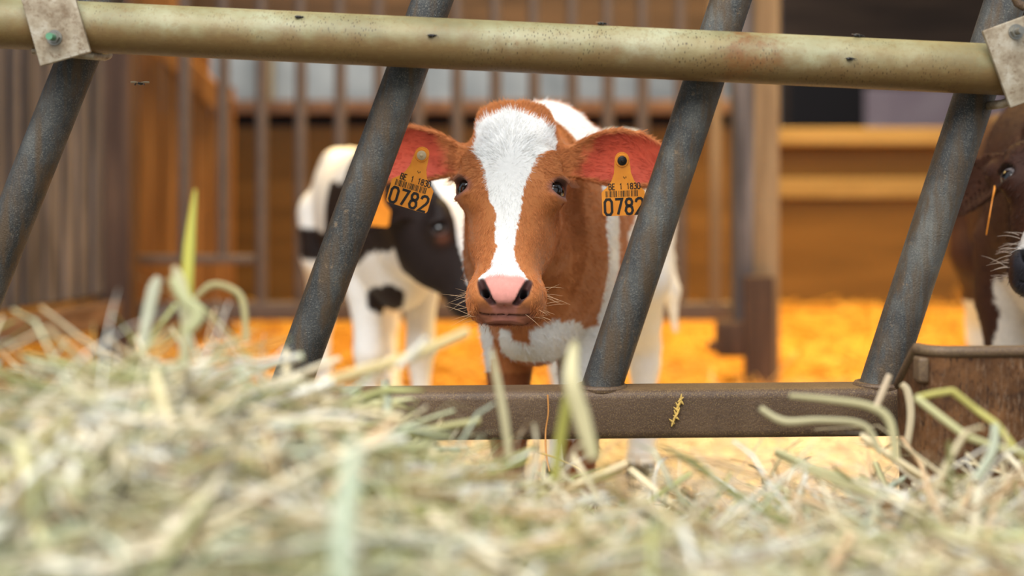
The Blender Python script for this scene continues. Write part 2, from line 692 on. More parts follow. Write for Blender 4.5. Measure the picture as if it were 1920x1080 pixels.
# ------------------------------------------------------------------ calves
HEAD_KEYS = smooth_keys([  # u along the face (poll to chin), half width, front, back
    (-0.142, 0.024, -0.062, -0.098), (-0.130, 0.040, -0.038, -0.115), (-0.112, 0.0480, -0.014, -0.128),
    (-0.09, 0.0510, 0.000, -0.135), (-0.05, 0.0550, 0.011, -0.14), (-0.01, 0.0590, 0.013, -0.142), (0.03, 0.0535, 0.008, -0.138),
    (0.065, 0.0470, 0.002, -0.122), (0.098, 0.0415, -0.001, -0.098), (0.122, 0.0405, -0.001, -0.084), (0.142, 0.0430, -0.004, -0.078),
    (0.156, 0.0420, -0.013, -0.066), (0.166, 0.0350, -0.023, -0.055), (0.173, 0.0230, -0.031, -0.046)], 90)
EYE_C = np.array([0.0520, 0.002, -0.019])
EYE_N = np.array([0.80, -0.02, 0.60]) / np.linalg.norm([0.80, -0.02, 0.60])
EYE_R = 0.0172
EYE_T = np.array([0.60, 0.0, -0.80])   # along the lids, inner corner negative

EAR_L = 0.152


def ear_frame(dirx=0.985, up=0.05, back=0.14):
    zup = np.array([0, -0.906, 0.423])
    bk = np.array([0, -0.423, -0.906])
    a = np.array([dirx, 0, 0]) + zup * up + bk * back
    a /= np.linalg.norm(a)
    b = zup - a * (zup @ a)
    b /= np.linalg.norm(b)
    c = np.cross(a, b)
    if c[2] < 0: c = -c
    return a, b, c


def ear_coords(p, side, spec):
    """head coords -> along, across, normal, offset from the ear's mid surface, half width"""
    q = p * np.array([side, 1, 1])
    a, b, c = ear_frame(*spec.get('ear', (0.985, 0.05, 0.14)))
    r0 = np.array([0.066, -0.064, -0.060])
    e = q - r0
    A = (e @ a) / EAR_L
    t = np.clip(A, 0, 1)
    Bc = 0.006 * np.sin(np.pi * t) - 0.010 * t * t - 0.004
    B = (e @ b) - Bc
    wd = np.interp(t, [0, 0.12, 0.3, 0.5, 0.7, 0.85, 0.95, 1.0], [0.019, 0.024, 0.034, 0.039, 0.037, 0.028, 0.017, 0.006])
    kc = 11 - 5 * t
    C = (e @ c) - (kc * B * B - 0.008 * np.sin(np.pi * t) - 0.004)
    return A, B, C, wd


def nostril(S):
    a = cone(S, (0.0300, 0.1335, 0.0015), (0.0245, 0.1465, 0.0000), 0.0034, 0.0052)
    b = cone(S, (0.0245, 0.1465, 0.0000), (0.0150, 0.1565, -0.0075), 0.0052, 0.0040)
    c = cone(S, (0.0245, 0.1465, -0.0020), (0.0215, 0.1480, -0.0240), 0.0052, 0.0052)
    return np.minimum(np.minimum(a, b), c)


def head_sdf(H, spec):
    x, u, v = H[:, 0], H[:, 1], H[:, 2]
    ax = np.abs(x)
    S = np.stack([ax, u, v], 1)
    d = loft(x, u, v, HEAD_KEYS, 2.5)
    e = S - EYE_C
    d = smin(d, ell(e[:, 0], e[:, 1] + 0.002, e[:, 2], 0.0205, 0.026, 0.0225), 0.022)          # orbit
    d = smin(d, ell(ax - 0.046, u + 0.030, v + 0.004, 0.018, 0.020, 0.012), 0.02)              # brow
    d = smin(d, ell(ax - 0.030, u - 0.025, v + 0.085, 0.024, 0.060, 0.045), 0.03)              # cheek muscle
    d = smin(d, ell(ax - 0.028, u - 0.142, v + 0.034, 0.020, 0.026, 0.030), 0.018)             # lip pads
    d = smin(d, ell(ax - 0.0310, u - 0.142, v + 0.012, 0.0135, 0.016, 0.012), 0.010)           # nostril wings
    d = smin(d, ell(x, u - 0.140, v + 0.006, 0.028, 0.020, 0.0115), 0.012)                     # nose pad
    d = smin(d, ell(x, u - 0.140, v + 0.058, 0.030, 0.020, 0.020), 0.012)                      # chin
    # poll knob
    d = smin(d, ell(x, u + 0.112, v + 0.055, 0.040, 0.024, 0.040), 0.025)
    d = smin(d, ell(ax - 0.040, u + 0.104, v + 0.036, 0.010, 0.012, 0.014), 0.015)             # horn buds
    # carve: eye openings
    en, et, eu = e @ EYE_N, e @ EYE_T, e[:, 1]
    d = smin(d, ell(en - 0.0155, et, eu + 0.0135 + 12 * et * et, 0.0075, 0.020, 0.0045), 0.006)   # upper lid
    d = smin(d, ell(en - 0.0145, et, eu - 0.0120, 0.0035, 0.015, 0.0032), 0.005)                  # lower lid
    ko = spec.get('eye', 1.0)
    d = smax(d, -ell(en - 0.020, et, eu + 0.0005, 0.014 * ko, 0.0165 * ko, 0.0105 * ko), 0.003)
    # carve: nostrils, slanting inwards and down
    d = smax(d, -nostril(S), 0.004)
    # crease under the nose pad and the mouth line
    mv = np.abs(v + 0.0262 - 3 * x * x) - 0.0009
    d = smax(d, -np.maximum(np.maximum(mv, ax - 0.034), 0.157 - u), 0.002)
    d = smax(d, -ell(x, u - 0.160, v + 0.014, 0.0010, 0.006, 0.004), 0.003)
    # ears
    for sd in (-1, 1):
        A, B, C, wd = ear_coords(H, sd, spec)
        t = np.clip(A, 0, 1)
        th = 0.0033 + 0.002 * (1 - t)
        edge = np.abs(B) - wd
        over = np.maximum(A - 1, -0.06 - A) * EAR_L
        de = smax(smax(np.abs(C) - th, edge, 0.004), over, 0.004)
        m = de < 0.05
        root = cone(S if sd == 1 else S, (0.038, -0.062, -0.076), (0.088, -0.072, -0.086), 0.026, 0.016)
        root = np.where(x * sd > 0, root, 1.0)
        d = smin(d, np.where(x * sd > 0, de, 1.0), 0.010)
        d = smin(d, root, 0.016)
    return d


TORSO = smooth_keys([  # y to the rear, half width, top, bottom
    (-0.150, 0.030, 0.540, 0.430), (-0.130, 0.056, 0.585, 0.385), (-0.08, 0.078, 0.640, 0.345), (0.0, 0.092, 0.695, 0.325), (0.12, 0.107, 0.690, 0.318), (0.25, 0.120, 0.676, 0.318),
    (0.38, 0.124, 0.667, 0.330), (0.50, 0.116, 0.664, 0.362), (0.60, 0.104, 0.668, 0.41), (0.68, 0.086, 0.655, 0.46), (0.73, 0.070, 0.665, 0.51), (0.755, 0.030, 0.63, 0.56)], 90)


class Calf:
    def __init__(s, loc, heading, head_world, yaw, pitch, roll, legs, spec=None):
        """heading: body turned about z (0 = facing the camera, +y to the rear). head given in the world."""
        s.spec = spec or {}
        s.loc = np.array(loc, float)
        s.hd = heading
        c, n = math.cos(heading), math.sin(heading)
        s.R = np.array([[c, -n, 0], [n, c, 0], [0, 0, 1]])      # local -> world
        s.H = s.R.T @ (np.array(head_world, float) - s.loc)
        a = Matrix.Rotation(yaw - heading, 3, 'Z') @ Matrix.Rotation(roll, 3, 'Y')
        a = np.array(a)
        th = pitch
        s.ax = a @ np.array([1, 0, 0.0])
        s.au = a @ np.array([0, -math.sin(th), -math.cos(th)])
        s.av = a @ np.array([0, -math.cos(th), math.sin(th)])
        s.legs = legs
        s.size = s.spec.get('size', 1.0)
        s.hs = s.spec.get('head', 1.0)
        s.nk = s.H + (s.au * -0.070 + s.av * -0.092) * s.hs
        s.th = s.H + (s.au * 0.020 + s.av * -0.105) * s.hs

    def hc(s, p):
        q = p - s.H
        return np.stack([q @ s.ax, q @ s.au, q @ s.av], 1) / s.hs

    def from_head(s, h):
        return s.H + (h[..., 0:1] * s.ax + h[..., 1:2] * s.au + h[..., 2:3] * s.av) * s.hs

    def sdf(s, p):
        z = s.size
        q = p / z
        x, y, zz = q.T
        d = loft(x, y, zz, TORSO, 2.2)
        ax = np.abs(x)
        d = smin(d, ell(ax - 0.060, y + 0.01, zz - 0.50, 0.040, 0.080, 0.125), 0.04)      # shoulders
        d = smin(d, ell(ax - 0.062, y - 0.58, zz - 0.53, 0.048, 0.12, 0.125), 0.05)       # thighs
        d = smin(d, ell(ax - 0.062, y - 0.55, zz - 0.640, 0.024, 0.05, 0.022), 0.03)      # hip bones
        d = smin(d, ell(x, y + 0.07, zz - 0.375, 0.050, 0.075, 0.055), 0.04)              # brisket
        for lg in s.legs:
            for a, b in zip(lg, lg[1:]):
                d = smin(d, cone(q, a[:3], b[:3], a[3], b[3]), 0.014)
        d = d * z
        # neck
        nb = np.array([0, 0.00, 0.585]) * z
        cb = np.array([0, -0.060, 0.480]) * z
        d = smin(d, cone(p, nb, s.nk, 0.098 * z, 0.066 * s.hs), 0.05)
        d = smin(d, cone(p, cb, s.th, 0.088 * z, 0.046 * s.hs), 0.05)
        if 'tail' in s.spec:
            tl = s.spec['tail']
            for a, b in zip(tl, tl[1:]):
                d = smin(d, cone(q, a[:3], b[:3], a[3], b[3]) * z, 0.015)
        # head, only where it can matter
        r = np.linalg.norm(p - s.H, axis=1)
        m = r < 0.30
        if m.any():
            hd = head_sdf(s.hc(p[m]), s.spec) * s.hs
            d[m] = smin(d[m], hd, 0.02)
        far = ~m
        d[far] = np.minimum(d[far], np.maximum(r[far] - 0.27, 0.03))
        return d

    def mesh(s, hres, bres):
        lo = np.array([-0.24, -0.36, -0.01])
        hi = np.array([0.24, 0.86, 0.76])
        hl, hh = s.H - 0.25, s.H + 0.25
        lo, hi = np.minimum(lo, hl), np.maximum(hi, hh)
        lo[2] = -0.012
        if hres:
            V1, Q1 = surface(s.sdf, hl, hh, hres)
            V2, Q2 = surface(s.sdf, lo, hi, bres)
            n = s.nk - np.array([0, 0.0, 0.585]) * s.size
            n /= np.linalg.norm(n)
            q0 = s.nk - n * 0.015

            def keep(c):
                return ((c > hl + 0.006) & (c < hh - 0.006)).all(1) & ((c - q0) @ n > 0)
            k1 = keep(V1[Q1].mean(1))
            k2 = ~keep(V2[Q2].mean(1) - n * 0.006)
            V = np.concatenate([V1, V2])
            Q = np.concatenate([Q1[k1], Q2[k2] + len(V1)])
            used = np.zeros(len(V), bool)
            used[Q.ravel()] = True
            mp = np.cumsum(used) - 1
            V, Q = V[used], mp[Q]
        else:
            V, Q = surface(s.sdf, lo, hi, bres)
        V = relax(V, Q, 1, 0.4)
        return V, Q

    def root(s, name, label):
        s.e = empty(name, s.loc, s.hd)
        tag(s.e, label, 'calf')
        return s.e

    def eyes(s, white=0.0, gaze=None):
        for sd in (-1, 1):
            n = 28
            th = np.linspace(0, math.pi, n)
            ph = np.linspace(0, 2 * math.pi, 32, endpoint=False)
            N = EYE_N * [sd, 1, 1]
            Tn = EYE_T * [sd, 1, 1]
            U = np.array([0, 1.0, 0])
            bul = EYE_R * (1.05 if white else 1.0) * (1 + 0.06 * np.exp(-(th / 0.5) ** 2))
            ct, st = np.cos(th), np.sin(th)
            pts = (EYE_C * [sd, 1, 1]) + (bul * ct)[:, None, None] * N + (bul * st)[:, None, None] * (np.cos(ph)[None, :, None] * Tn + np.sin(ph)[None, :, None] * U)
            V = s.from_head(pts.reshape(-1, 3))
            Q = [(i * 32 + j, i * 32 + (j + 1) % 32, (i + 1) * 32 + (j + 1) % 32, (i + 1) * 32 + j) for i in range(n - 1) for j in range(32)]
            tt = np.repeat(th, 32)
            pp = np.tile(ph, n)
            iris = srgb(34, 22, 16)
            col = np.where((tt < (0.60 if white else 0.75))[:, None], iris, srgb(58, 44, 38) if not white else srgb(150, 146, 148))
            if gaze is not None:
                # iris and pupil where the animal looks, white of the eye around it
                dirn = (pts.reshape(-1, 3) - EYE_C * [sd, 1, 1])
                dirn = dirn / np.linalg.norm(dirn, axis=1, keepdims=True)
                gz_ = np.array(gaze) / np.linalg.norm(gaze)
                ca = np.arccos(np.clip(dirn @ gz_, -1, 1))
                col = np.where((ca < 0.62)[:, None], iris, np.where((ca < 0.70)[:, None], srgb(30, 24, 22), srgb(150, 142, 142)))
                col = np.where((ca < 0.40)[:, None], srgb(8, 7, 8), col)
                mesh_np('eye', V, Q, M['eye'], s.e, True, col)
                continue
            pup = (np.sin(tt) * np.cos(pp) / 0.5) ** 2 + (np.sin(tt) * np.sin(pp) / 0.3) ** 2 < 1
            col = np.where(pup[:, None], srgb(8, 7, 8), col)
            mesh_np('eye', V, Q, M['eye'], s.e, True, col)

    def fur(s, V, Q, colf, n, where, length, radius, flow, rng, parent, lift=0.35, name='fur', jit=0.25, drop=None):
        """hair strands: where(points, head coords)->density 0..1"""
        c = V[Q].mean(1)
        ar = 0.5 * np.linalg.norm(np.cross(V[Q[:, 2]] - V[Q[:, 0]], V[Q[:, 3]] - V[Q[:, 1]]), axis=1)
        wt = ar * where(c)
        wt /= wt.sum()
        f = rng.choice(len(Q), n, p=wt)
        a, b = rng.random((2, n))
        q = V[Q[f]]
        pt = (q[:, 0] * ((1 - a) * (1 - b))[:, None] + q[:, 1] * (a * (1 - b))[:, None] + q[:, 2] * (a * b)[:, None] + q[:, 3] * ((1 - a) * b)[:, None])
        N = vnormals(V, Q)
        nn = N[Q[f, 0]] + N[Q[f, 1]] + N[Q[f, 2]] + N[Q[f, 3]]
        nn /= np.linalg.norm(nn, axis=1, keepdims=True)
        fl = flow(pt)
        fl = fl - nn * (fl * nn).sum(1, keepdims=True)
        fl /= np.maximum(np.linalg.norm(fl, axis=1, keepdims=True), 1e-6)
        fl = fl + rng.normal(0, jit, (n, 3)) + np.stack([vnoise(pt, 60, k + 3) for k in range(3)], 1) * 0.25
        L = length(pt) * rng.uniform(0.6, 1.15, n)
        k = 4
        t = np.linspace(0, 1, k)
        pos = pt[:, None] - nn[:, None] * 0.0008
        pos = pos + (nn[:, None] * (lift * (t - 0.55 * t * t))[None, :, None] + fl[:, None] * (t ** 1.2)[None, :, None]) * L[:, None, None]
        if drop: pos[..., 2] -= drop * (t ** 2)[None] * L[:, None]
        col = colf(pt) * rng.uniform(0.88, 1.22, (n, 1))
        return strands(name, pos, np.array([1, 0.9, 0.7, 0.25]) * radius, np.clip(col, 0, 1), parent)


def leg_front(x, y=-0.005, fwd=0.0, knee=0.225):
    return [(x, y + 0.01, 0.45, 0.052), (x * 1.05, y + 0.02, 0.36, 0.042), (x, y, knee + 0.03, 0.029), (x, y - 0.004, knee, 0.0315), (x, y + 0.002, knee - 0.04, 0.0235),
            (x, y + 0.004 - fwd * 0.5, 0.105, 0.0200), (x, y - fwd, 0.075, 0.0260), (x, y - 0.015 - fwd, 0.045, 0.0240), (x, y - 0.030 - fwd, 0.014, 0.0300)]


def leg_hind(x, y=0.60, fwd=0.0):
    return [(x * 0.95, y, 0.50, 0.075), (x * 1.05, y - 0.05 - fwd, 0.40, 0.060), (x, y + 0.03 - fwd, 0.31, 0.038), (x, y + 0.085 - fwd, 0.250, 0.031), (x, y + 0.083 - fwd, 0.215, 0.029),
            (x, y + 0.07 - fwd, 0.15, 0.0205), (x, y + 0.055 - fwd, 0.085, 0.0255), (x, y + 0.035 - fwd, 0.045, 0.0245), (x, y + 0.015 - fwd, 0.014, 0.031)]


BROWN = srgb(192, 119, 66)
BROWN2 = srgb(150, 86, 44)
WHITE = srgb(248, 246, 242)
PINK = srgb(222, 150, 138)
EARRED = srgb(186, 74, 50)

# ---------------- the brown and white calf in the middle
A = Calf(loc=(0.045, 2.12, 0.0), heading=-math.radians(12), head_world=P(956, 345, 1.82), yaw=math.radians(-4), pitch=math.radians(25), roll=math.radians(1.0),
         legs=[leg_front(-0.050), leg_front(0.056, 0.0, 0.01), leg_hind(-0.075, 0.60, 0.05), leg_hind(0.072, 0.60)],
         spec={'tail': [(0, 0.74, 0.655, 0.022), (0.05, 0.80, 0.60, 0.016), (0.085, 0.81, 0.50, 0.013), (0.105, 0.81, 0.42, 0.012), (0.114, 0.80, 0.35, 0.016), (0.122, 0.79, 0.27, 0.005)]})
A.root('calf', 'rust brown and white calf facing out between two slanted bars, orange tag in each ear')

BL_Y = np.array([150, 200, 253, 277, 292, 310, 344, 368, 395, 427, 460, 478, 490, 501, 513, 530, 545])
BL_L = -np.array([.040, .048, .051, .047, .044, .0355, .029, .0245, .0167, .015, .0143, .017, .0195, .027, .034, .033, .030])
BL_R = np.array([.040, .052, .056, .048, .034, .029, .020, .0165, .014, .0105, .0105, .012, .0185, .0247, .029, .029, .026])
BL_U = (BL_Y - 346) / 1327 + 0.004


def coat_A(p):
    h = A.hc(p)
    x, u, v = h.T
    ax = np.abs(x)
    n1 = fbm(p, 90, 5)
    n2 = fbm(p, 18, 9)
    col = np.broadcast_to(BROWN, p.shape).copy()
    col *= (1 + 0.06 * n2 + 0.03 * n1)[:, None]
    onhead = (np.linalg.norm(p - A.H, axis=1) < 0.26) & (p[:, 1] < -0.10)
    # ----- body
    bx, by, bz = p.T
    g = fbm(p, 14, 21) * 0.012 + fbm(p, 60, 22) * 0.004
    wb = by + g
    white = np.zeros(len(p), bool)
    # slanting bands on the flank (positions along the body depend on the height)
    up = (bz - 0.5) / 0.2
    b0 = -0.045 - 0.09 * np.clip(up, -1, 1.1) + 0.02 * np.sin(up * 3)
    b1 = b0 + 0.130 + 0.01 * up
    b2 = b1 + 0.055 + 0.52 * np.clip(up, 0, 1)
    right = bx > -0.02
    white |= right & (wb > b0) & (wb < b1)
    white |= right & (wb > b2)
    white |= (~right) & (wb > 0.35) & (wb < 0.48)
    spot = ((by - 0.16) / 0.03) ** 2 + ((bz - 0.655) / 0.014) ** 2 + ((bx - 0.08) / 0.05) ** 2 < 1 + n1 * 0.3
    white |= spot
    # white chest and legs
    white |= (bz + g * 1.6 < 0.405 + 0.025 * np.sin(bx * 60)) & (by < 0.2)
    white |= (bz + g < 0.36)
    brown = (bx < -0.012 + 0.035 * (bz < 0.34) + g * 0.5) & (by < 0.15) & (bz < 0.395 + g) & (bz > 0.02)             # brown foreleg on one side
    brown &= ~((bx < -0.072 + (bz - 0.30) * 0.12 + g * 0.6) & (by < 0.02) & (bz > 0.30))
    brown &= ~((bx > -0.040 + g) & (bz > 0.33) & (by < -0.03) & (bz < 0.40))
    brown |= (np.abs(bx - 0.002 + g) < 0.014) & (bz < 0.42) & (bz > 0.36) & (by < -0.02)
    brown |= (bx > 0.0) & (by < 0.12) & (bz < 0.215 + g * 2) & (bz > 0.02)           # dark lower foreleg
    white &= ~brown
    hoof = bz < 0.04
    body = np.where(white[:, None], WHITE * (1 + 0.04 * n2)[:, None], col)
    body = np.where((brown & (bz < 0.3))[:, None], BROWN2 * (1 + 0.15 * n2)[:, None], body)
    body[hoof] = srgb(70, 56, 46)
    # ----- head
    ear_in = np.zeros(len(p))
    ear_any = np.zeros(len(p), bool)
    for sd in (-1, 1):
        EA, EB, EC, wd = ear_coords(h, sd, A.spec)
        on = (EA > 0.02) & (EA < 1.05) & (x * sd > 0.068)
        ear_any |= on & (np.abs(EC) < 0.02)
        m_ = sstep(0.08, 0.26, EA + 0.05 * n1 - 0.10 * (EB / wd)) * sstep(0.97, 0.82, np.abs(EB) / wd + 0.05 * n1) * sstep(0.0, 0.0015, EC) * sstep(0.016, 0.011, EC)
        ear_in = np.maximum(ear_in, on * m_)
    hcx = col.copy()
    bl = (x > np.interp(u, BL_U, BL_L) + n1 * 0.0022) & (x < np.interp(u, BL_U, BL_R) + n1 * 0.0022)
    tuft = -0.108 + 0.012 * (np.abs(x + 0.002) / 0.045) ** 2 + n1 * 0.003
    bl &= (u > tuft) & (v > -0.07) & (u < 0.136)
    hcx[bl & ~ear_any] = WHITE
    # nose pad
    uv = u
    wpad = np.interp(uv, [0.120, 0.127, 0.136, 0.145, 0.155, 0.163], [0.014, 0.024, 0.0290, 0.0260, 0.0185, 0.015])
    pad = sstep(0.004, -0.003, ax - wpad + n1 * 0.002) * sstep(0.119, 0.130, uv + n1 * 0.002) * (v > -0.040)
    hcx = hcx * (1 - pad[:, None]) + PINK * (1 + 0.06 * n1)[:, None] * pad[:, None]
    low = sstep(0.156, 0.168, u) * (ax < 0.040) * (1 - 0.3 * n1)
    low = np.clip(low, 0, 1)[:, None]
    hcx = hcx * (1 - 0.75 * low) + srgb(168, 104, 84) * 0.75 * low
    nos = sstep(0.010, 0.004, np.sqrt((ax - 0.024) ** 2 * 1.2 + (u - 0.147) ** 2 * 0.5 + 0 * v) - 0.002)
    S = np.stack([ax, u, v], 1)
    nd = nostril(S)
    nos = sstep(0.0036, 0.0003, nd)[:, None]
    hcx = hcx * (1 - nos) + srgb(62, 30, 26) * nos
    mth = sstep(0.0040, 0.0005, np.abs(v + 0.0262 - 3 * x * x))[:, None] * ((u > 0.150) & (ax < 0.036))[:, None]
    hcx = hcx * (1 - 0.6 * mth) + srgb(78, 42, 36) * 0.5 * mth
    # eye rims
    e = S - EYE_C
    en, et, eu = e @ EYE_N, e @ EYE_T, e[:, 1]
    rim = np.sqrt((et / 0.0185) ** 2 + (eu / 0.0125) ** 2)
    rm = (sstep(1.35, 1.0, rim) * (en > 0.0))[:, None]
    hcx = hcx * (1 - rm) + srgb(160, 104, 84) * rm
    inr = (sstep(1.02, 0.85, rim) * (en > 0.0))[:, None]
    hcx = hcx * (1 - inr) + srgb(104, 66, 56) * inr
    streak = fbm(np.stack([x * 0.25, u, v], 1), 160, 44)
    hcx = hcx * (1 - ear_in[:, None]) + (EARRED * (1 + 0.16 * n2 + 0.10 * streak)[:, None]) * ear_in[:, None]
    out = np.where(onhead[:, None], hcx, body)
    return np.clip(out, 0.003, 0.95)


def flow_A(p):
    h = A.hc(p)
    x, u, v = h.T
    whorl = np.array([0.0, -0.018])
    dx, du = x - whorl[0], u - whorl[1]
    r = np.sqrt(dx * dx + du * du) + 1e-4
    fx, fu = dx / r, du / r
    face = np.stack([fx * 0.9 + np.sign(x) * 0.10, fu + 0.15 + 0.5 * (u > 0.0), np.zeros(len(p))], 1)
    face = face[:, 0:1] * A.ax + face[:, 1:2] * A.au
    body = np.stack([0.15 * np.sign(p[:, 0]), np.full(len(p), 1.0), np.full(len(p), -0.55)], 1)
    w = sstep(0.22, 0.16, np.linalg.norm(p - A.H, axis=1))[:, None]
    # ears: outwards
    ear = (np.abs(x) > 0.075)[:, None]
    fe = np.sign(x)[:, None] * A.ax - 0.25 * A.au
    face = np.where(ear, fe, face)
    return face * w + body * (1 - w)


def build_A():
    V, Q = A.mesh(0.0020, 0.0052)
    body = mesh_np('body', V, Q, M['coat'], A.e, True, coat_A(V))
    A.eyes()
    rng = np.random.default_rng(3)

    def dens_head(c):
        h = A.hc(c)
        x, u, v = h.T
        near = (np.linalg.norm(c - A.H, axis=1) < 0.27) & (c[:, 1] < -0.12)
        bare = (u > 0.124) & (np.abs(x) < 0.034) & (v > -0.045)
        S = np.stack([np.abs(x), u, v], 1) - EYE_C
        bare |= (np.linalg.norm((S - EYE_N * 0.016) * [1, 1.15, 1], axis=1) < 0.021)
        d = near.astype(float)
        for sd in (-1, 1):
            EA, EB, EC, wd = ear_coords(h, sd, A.spec)
            inner = (EA > 0.12) & (x * sd > 0.07) & (EC > 0) & (np.abs(EB) < wd * 0.86)
            d[inner] *= 0.08
        d[bare] = 0
        return d

    def len_head(p):
        h = A.hc(p)
        x, u, v = h.T
        L = 0.0054 + 0.0044 * sstep(0.0, -0.06, u) * (np.abs(x) < 0.05) + 0.004 * sstep(-0.10, -0.125, u)
        L = L + 0.004 * (np.abs(x) > 0.075)
        L = np.where((u > 0.155), 0.010, L)
        return L
    A.fur(V, Q, coat_A, 160000, dens_head, len_head, 0.00021, flow_A, rng, body, 0.34, jit=0.17)

    def dens_body(c):
        near = (np.linalg.norm(c - A.H, axis=1) < 0.27) & (c[:, 1] < -0.12)
        return np.where(near, 0.0, np.where(c[:, 1] < 0.25, 1.0, 0.45)) * (c[:, 2] > 0.04)
    A.fur(V, Q, coat_A, 60000, dens_body, lambda p: np.full(len(p), 0.010), 0.00038, flow_A, rng, body, 0.22)
    # whiskers and chin hairs
    n = 70
    sd = rng.choice([-1, 1], n)
    hx = np.stack([sd * rng.uniform(0.020, 0.045, n), rng.uniform(0.125, 0.170, n), rng.uniform(-0.062, -0.02, n)], 1)
    dr = np.stack([sd * rng.uniform(0.5, 1.0, n), rng.uniform(-0.35, 0.5, n), rng.uniform(-0.2, 0.5, n)], 1)
    dr /= np.linalg.norm(dr, axis=1, keepdims=True)
    L = rng.uniform(0.015, 0.042, n)
    t = np.linspace(0, 1, 5)
    pts = A.from_head(hx)[:, None] + (A.from_head(dr) - A.H)[:, None] * (t[None, :] * L[:, None])[..., None]
    pts[..., 2] -= (t ** 2)[None] * L[:, None] * 0.12
    strands('whisker', pts, np.array([1, .9, .8, .6, .2]) * 0.00020, np.broadcast_to(srgb(226, 190, 150), (n, 3)), body)
    n = 120
    hx = np.stack([rng.uniform(-0.028, 0.028, n), rng.uniform(0.146, 0.162, n), rng.uniform(-0.072, -0.048, n)], 1)
    dr = np.stack([rng.normal(0, 0.35, n), rng.uniform(0.6, 1, n), rng.uniform(-0.5, 0.2, n)], 1)
    L = rng.uniform(0.008, 0.024, n)
    pts = A.from_head(hx)[:, None] + (A.from_head(dr) - A.H)[:, None] * (t[None, :] * L[:, None])[..., None]
    strands('chin_hair', pts, np.array([1, .9, .8, .6, .2]) * 0.0003, np.broadcast_to(srgb(206, 150, 92), (n, 3)), body)
    # lashes
    ps = []
    for s_ in (-1, 1):
        m = 26
        et = np.linspace(-0.014, 0.017, m)
        c = EYE_C + EYE_N * 0.0195 + EYE_T * et[:, None] + np.array([0, -1, 0]) * (0.0120 - 14 * et ** 2)[:, None]
        d = EYE_N * 0.9 + EYE_T * (et * 30)[:, None] + np.array([0, 0.35, 0])
        d /= np.linalg.norm(d, axis=1, keepdims=True)
        pp = c[:, None] + d[:, None] * (t * 0.014)[None, :, None] + np.array([0, -0.004, 0]) * (t ** 2)[None, :, None]
        ps.append(A.from_head(pp * np.array([s_, 1, 1])))
    strands('eyelash', np.concatenate(ps), np.array([1, .9, .8, .6, .2]) * 0.00022, np.broadcast_to(srgb(150, 104, 80), (52, 3)), body)


# ---------------- lettering: strokes for the printed tag
GLY = {
    '0': [[(0.15, 0), (0.0, 0.18), (0.0, 0.82), (0.15, 1), (0.45, 1), (0.6, 0.82), (0.6, 0.18), (0.45, 0), (0.15, 0)]],
    '7': [[(0, 1), (0.6, 1), (0.22, 0)]],
    '8': [[(0.3, 0.54), (0.08, 0.62), (0.03, 0.8), (0.14, 0.97), (0.3, 1), (0.46, 0.97), (0.57, 0.8), (0.52, 0.62), (0.3, 0.54), (0.06, 0.44), (0.0, 0.22), (0.12, 0.03), (0.3, 0), (0.48, 0.03), (0.6, 0.22), (0.54, 0.44), (0.3, 0.54)]],
    '2': [[(0.0, 0.76), (0.06, 0.92), (0.22, 1), (0.42, 1), (0.57, 0.9), (0.6, 0.72), (0.5, 0.52), (0.0, 0.0), (0.62, 0.0)]],
    '1': [[(0.12, 0.80), (0.34, 1), (0.34, 0)]],
    '3': [[(0.02, 0.88), (0.16, 1), (0.42, 1), (0.57, 0.86), (0.56, 0.66), (0.42, 0.54), (0.22, 0.54)], [(0.42, 0.54), (0.6, 0.4), (0.6, 0.16), (0.44, 0), (0.14, 0), (0.0, 0.12)]],
    'B': [[(0, 0), (0, 1), (0.36, 1), (0.52, 0.88), (0.52, 0.66), (0.38, 0.53), (0, 0.53)], [(0.38, 0.53), (0.58, 0.4), (0.58, 0.14), (0.4, 0), (0, 0)]],
    'E': [[(0.56, 0), (0, 0), (0, 1), (0.54, 1)], [(0, 0.52), (0.46, 0.52)]],
    ' ': [],
}


def stroke_text(mb, text, o, ex, ey, ez, height, sw, adv, xs=1.0, t=0.0003):
    x0 = 0.0
    for ch in text:
        for ln in GLY[ch]:
            pts = [Vector((x0 + px * height * xs, py * height)) for px, py in ln]
            closed = (pts[0] - pts[-1]).length < 1e-6
            L, R = [], []
            n = len(pts)
            for i, p in enumerate(pts):
                if closed:
                    a, b = pts[(i - 1) % (n - 1)] if i else pts[n - 2], pts[(i + 1) % (n - 1)] if i < n - 1 else pts[1]
                else:
                    a, b = pts[max(i - 1, 0)], pts[min(i + 1, n - 1)]
                d1 = (p - a).normalized() if (p - a).length > 1e-9 else (b - p).normalized()
                d2 = (b - p).normalized() if (b - p).length > 1e-9 else d1
                n1, n2 = Vector((-d1.y, d1.x)), Vector((-d2.y, d2.x))
                m = (n1 + n2).normalized()
                k = sw / 2 / max(0.55, m.dot(n1))
                L.append(p + m * k)
                R.append(p - m * k)
            w3 = lambda q, h: o + ex * q.x + ey * q.y + ez * h
            v = [[mb.bm.verts.new(w3(q, h)) for q in row] for row, h in ((L, t), (R, t), (L, 0), (R, 0))]
            for i in range(n - 1):
                mb.bm.faces.new((v[0][i], v[0][i + 1], v[1][i + 1], v[1][i]))
                mb.bm.faces.new((v[0][i], v[2][i], v[2][i + 1], v[0][i + 1]))
                mb.bm.faces.new((v[1][i], v[1][i + 1], v[3][i + 1], v[3][i]))
        x0 += adv
    return x0


BARS = [2, 1, 1, 2, 1, 1, 3, 1, 1, 2, 2, 1, 1, 1, 2, 3, 1, 2, 1, 1, 2, 1, 3, 1, 1, 2, 1, 1, 2, 1, 1, 3, 2, 1, 1, 2, 1, 1, 2, 1, 2]


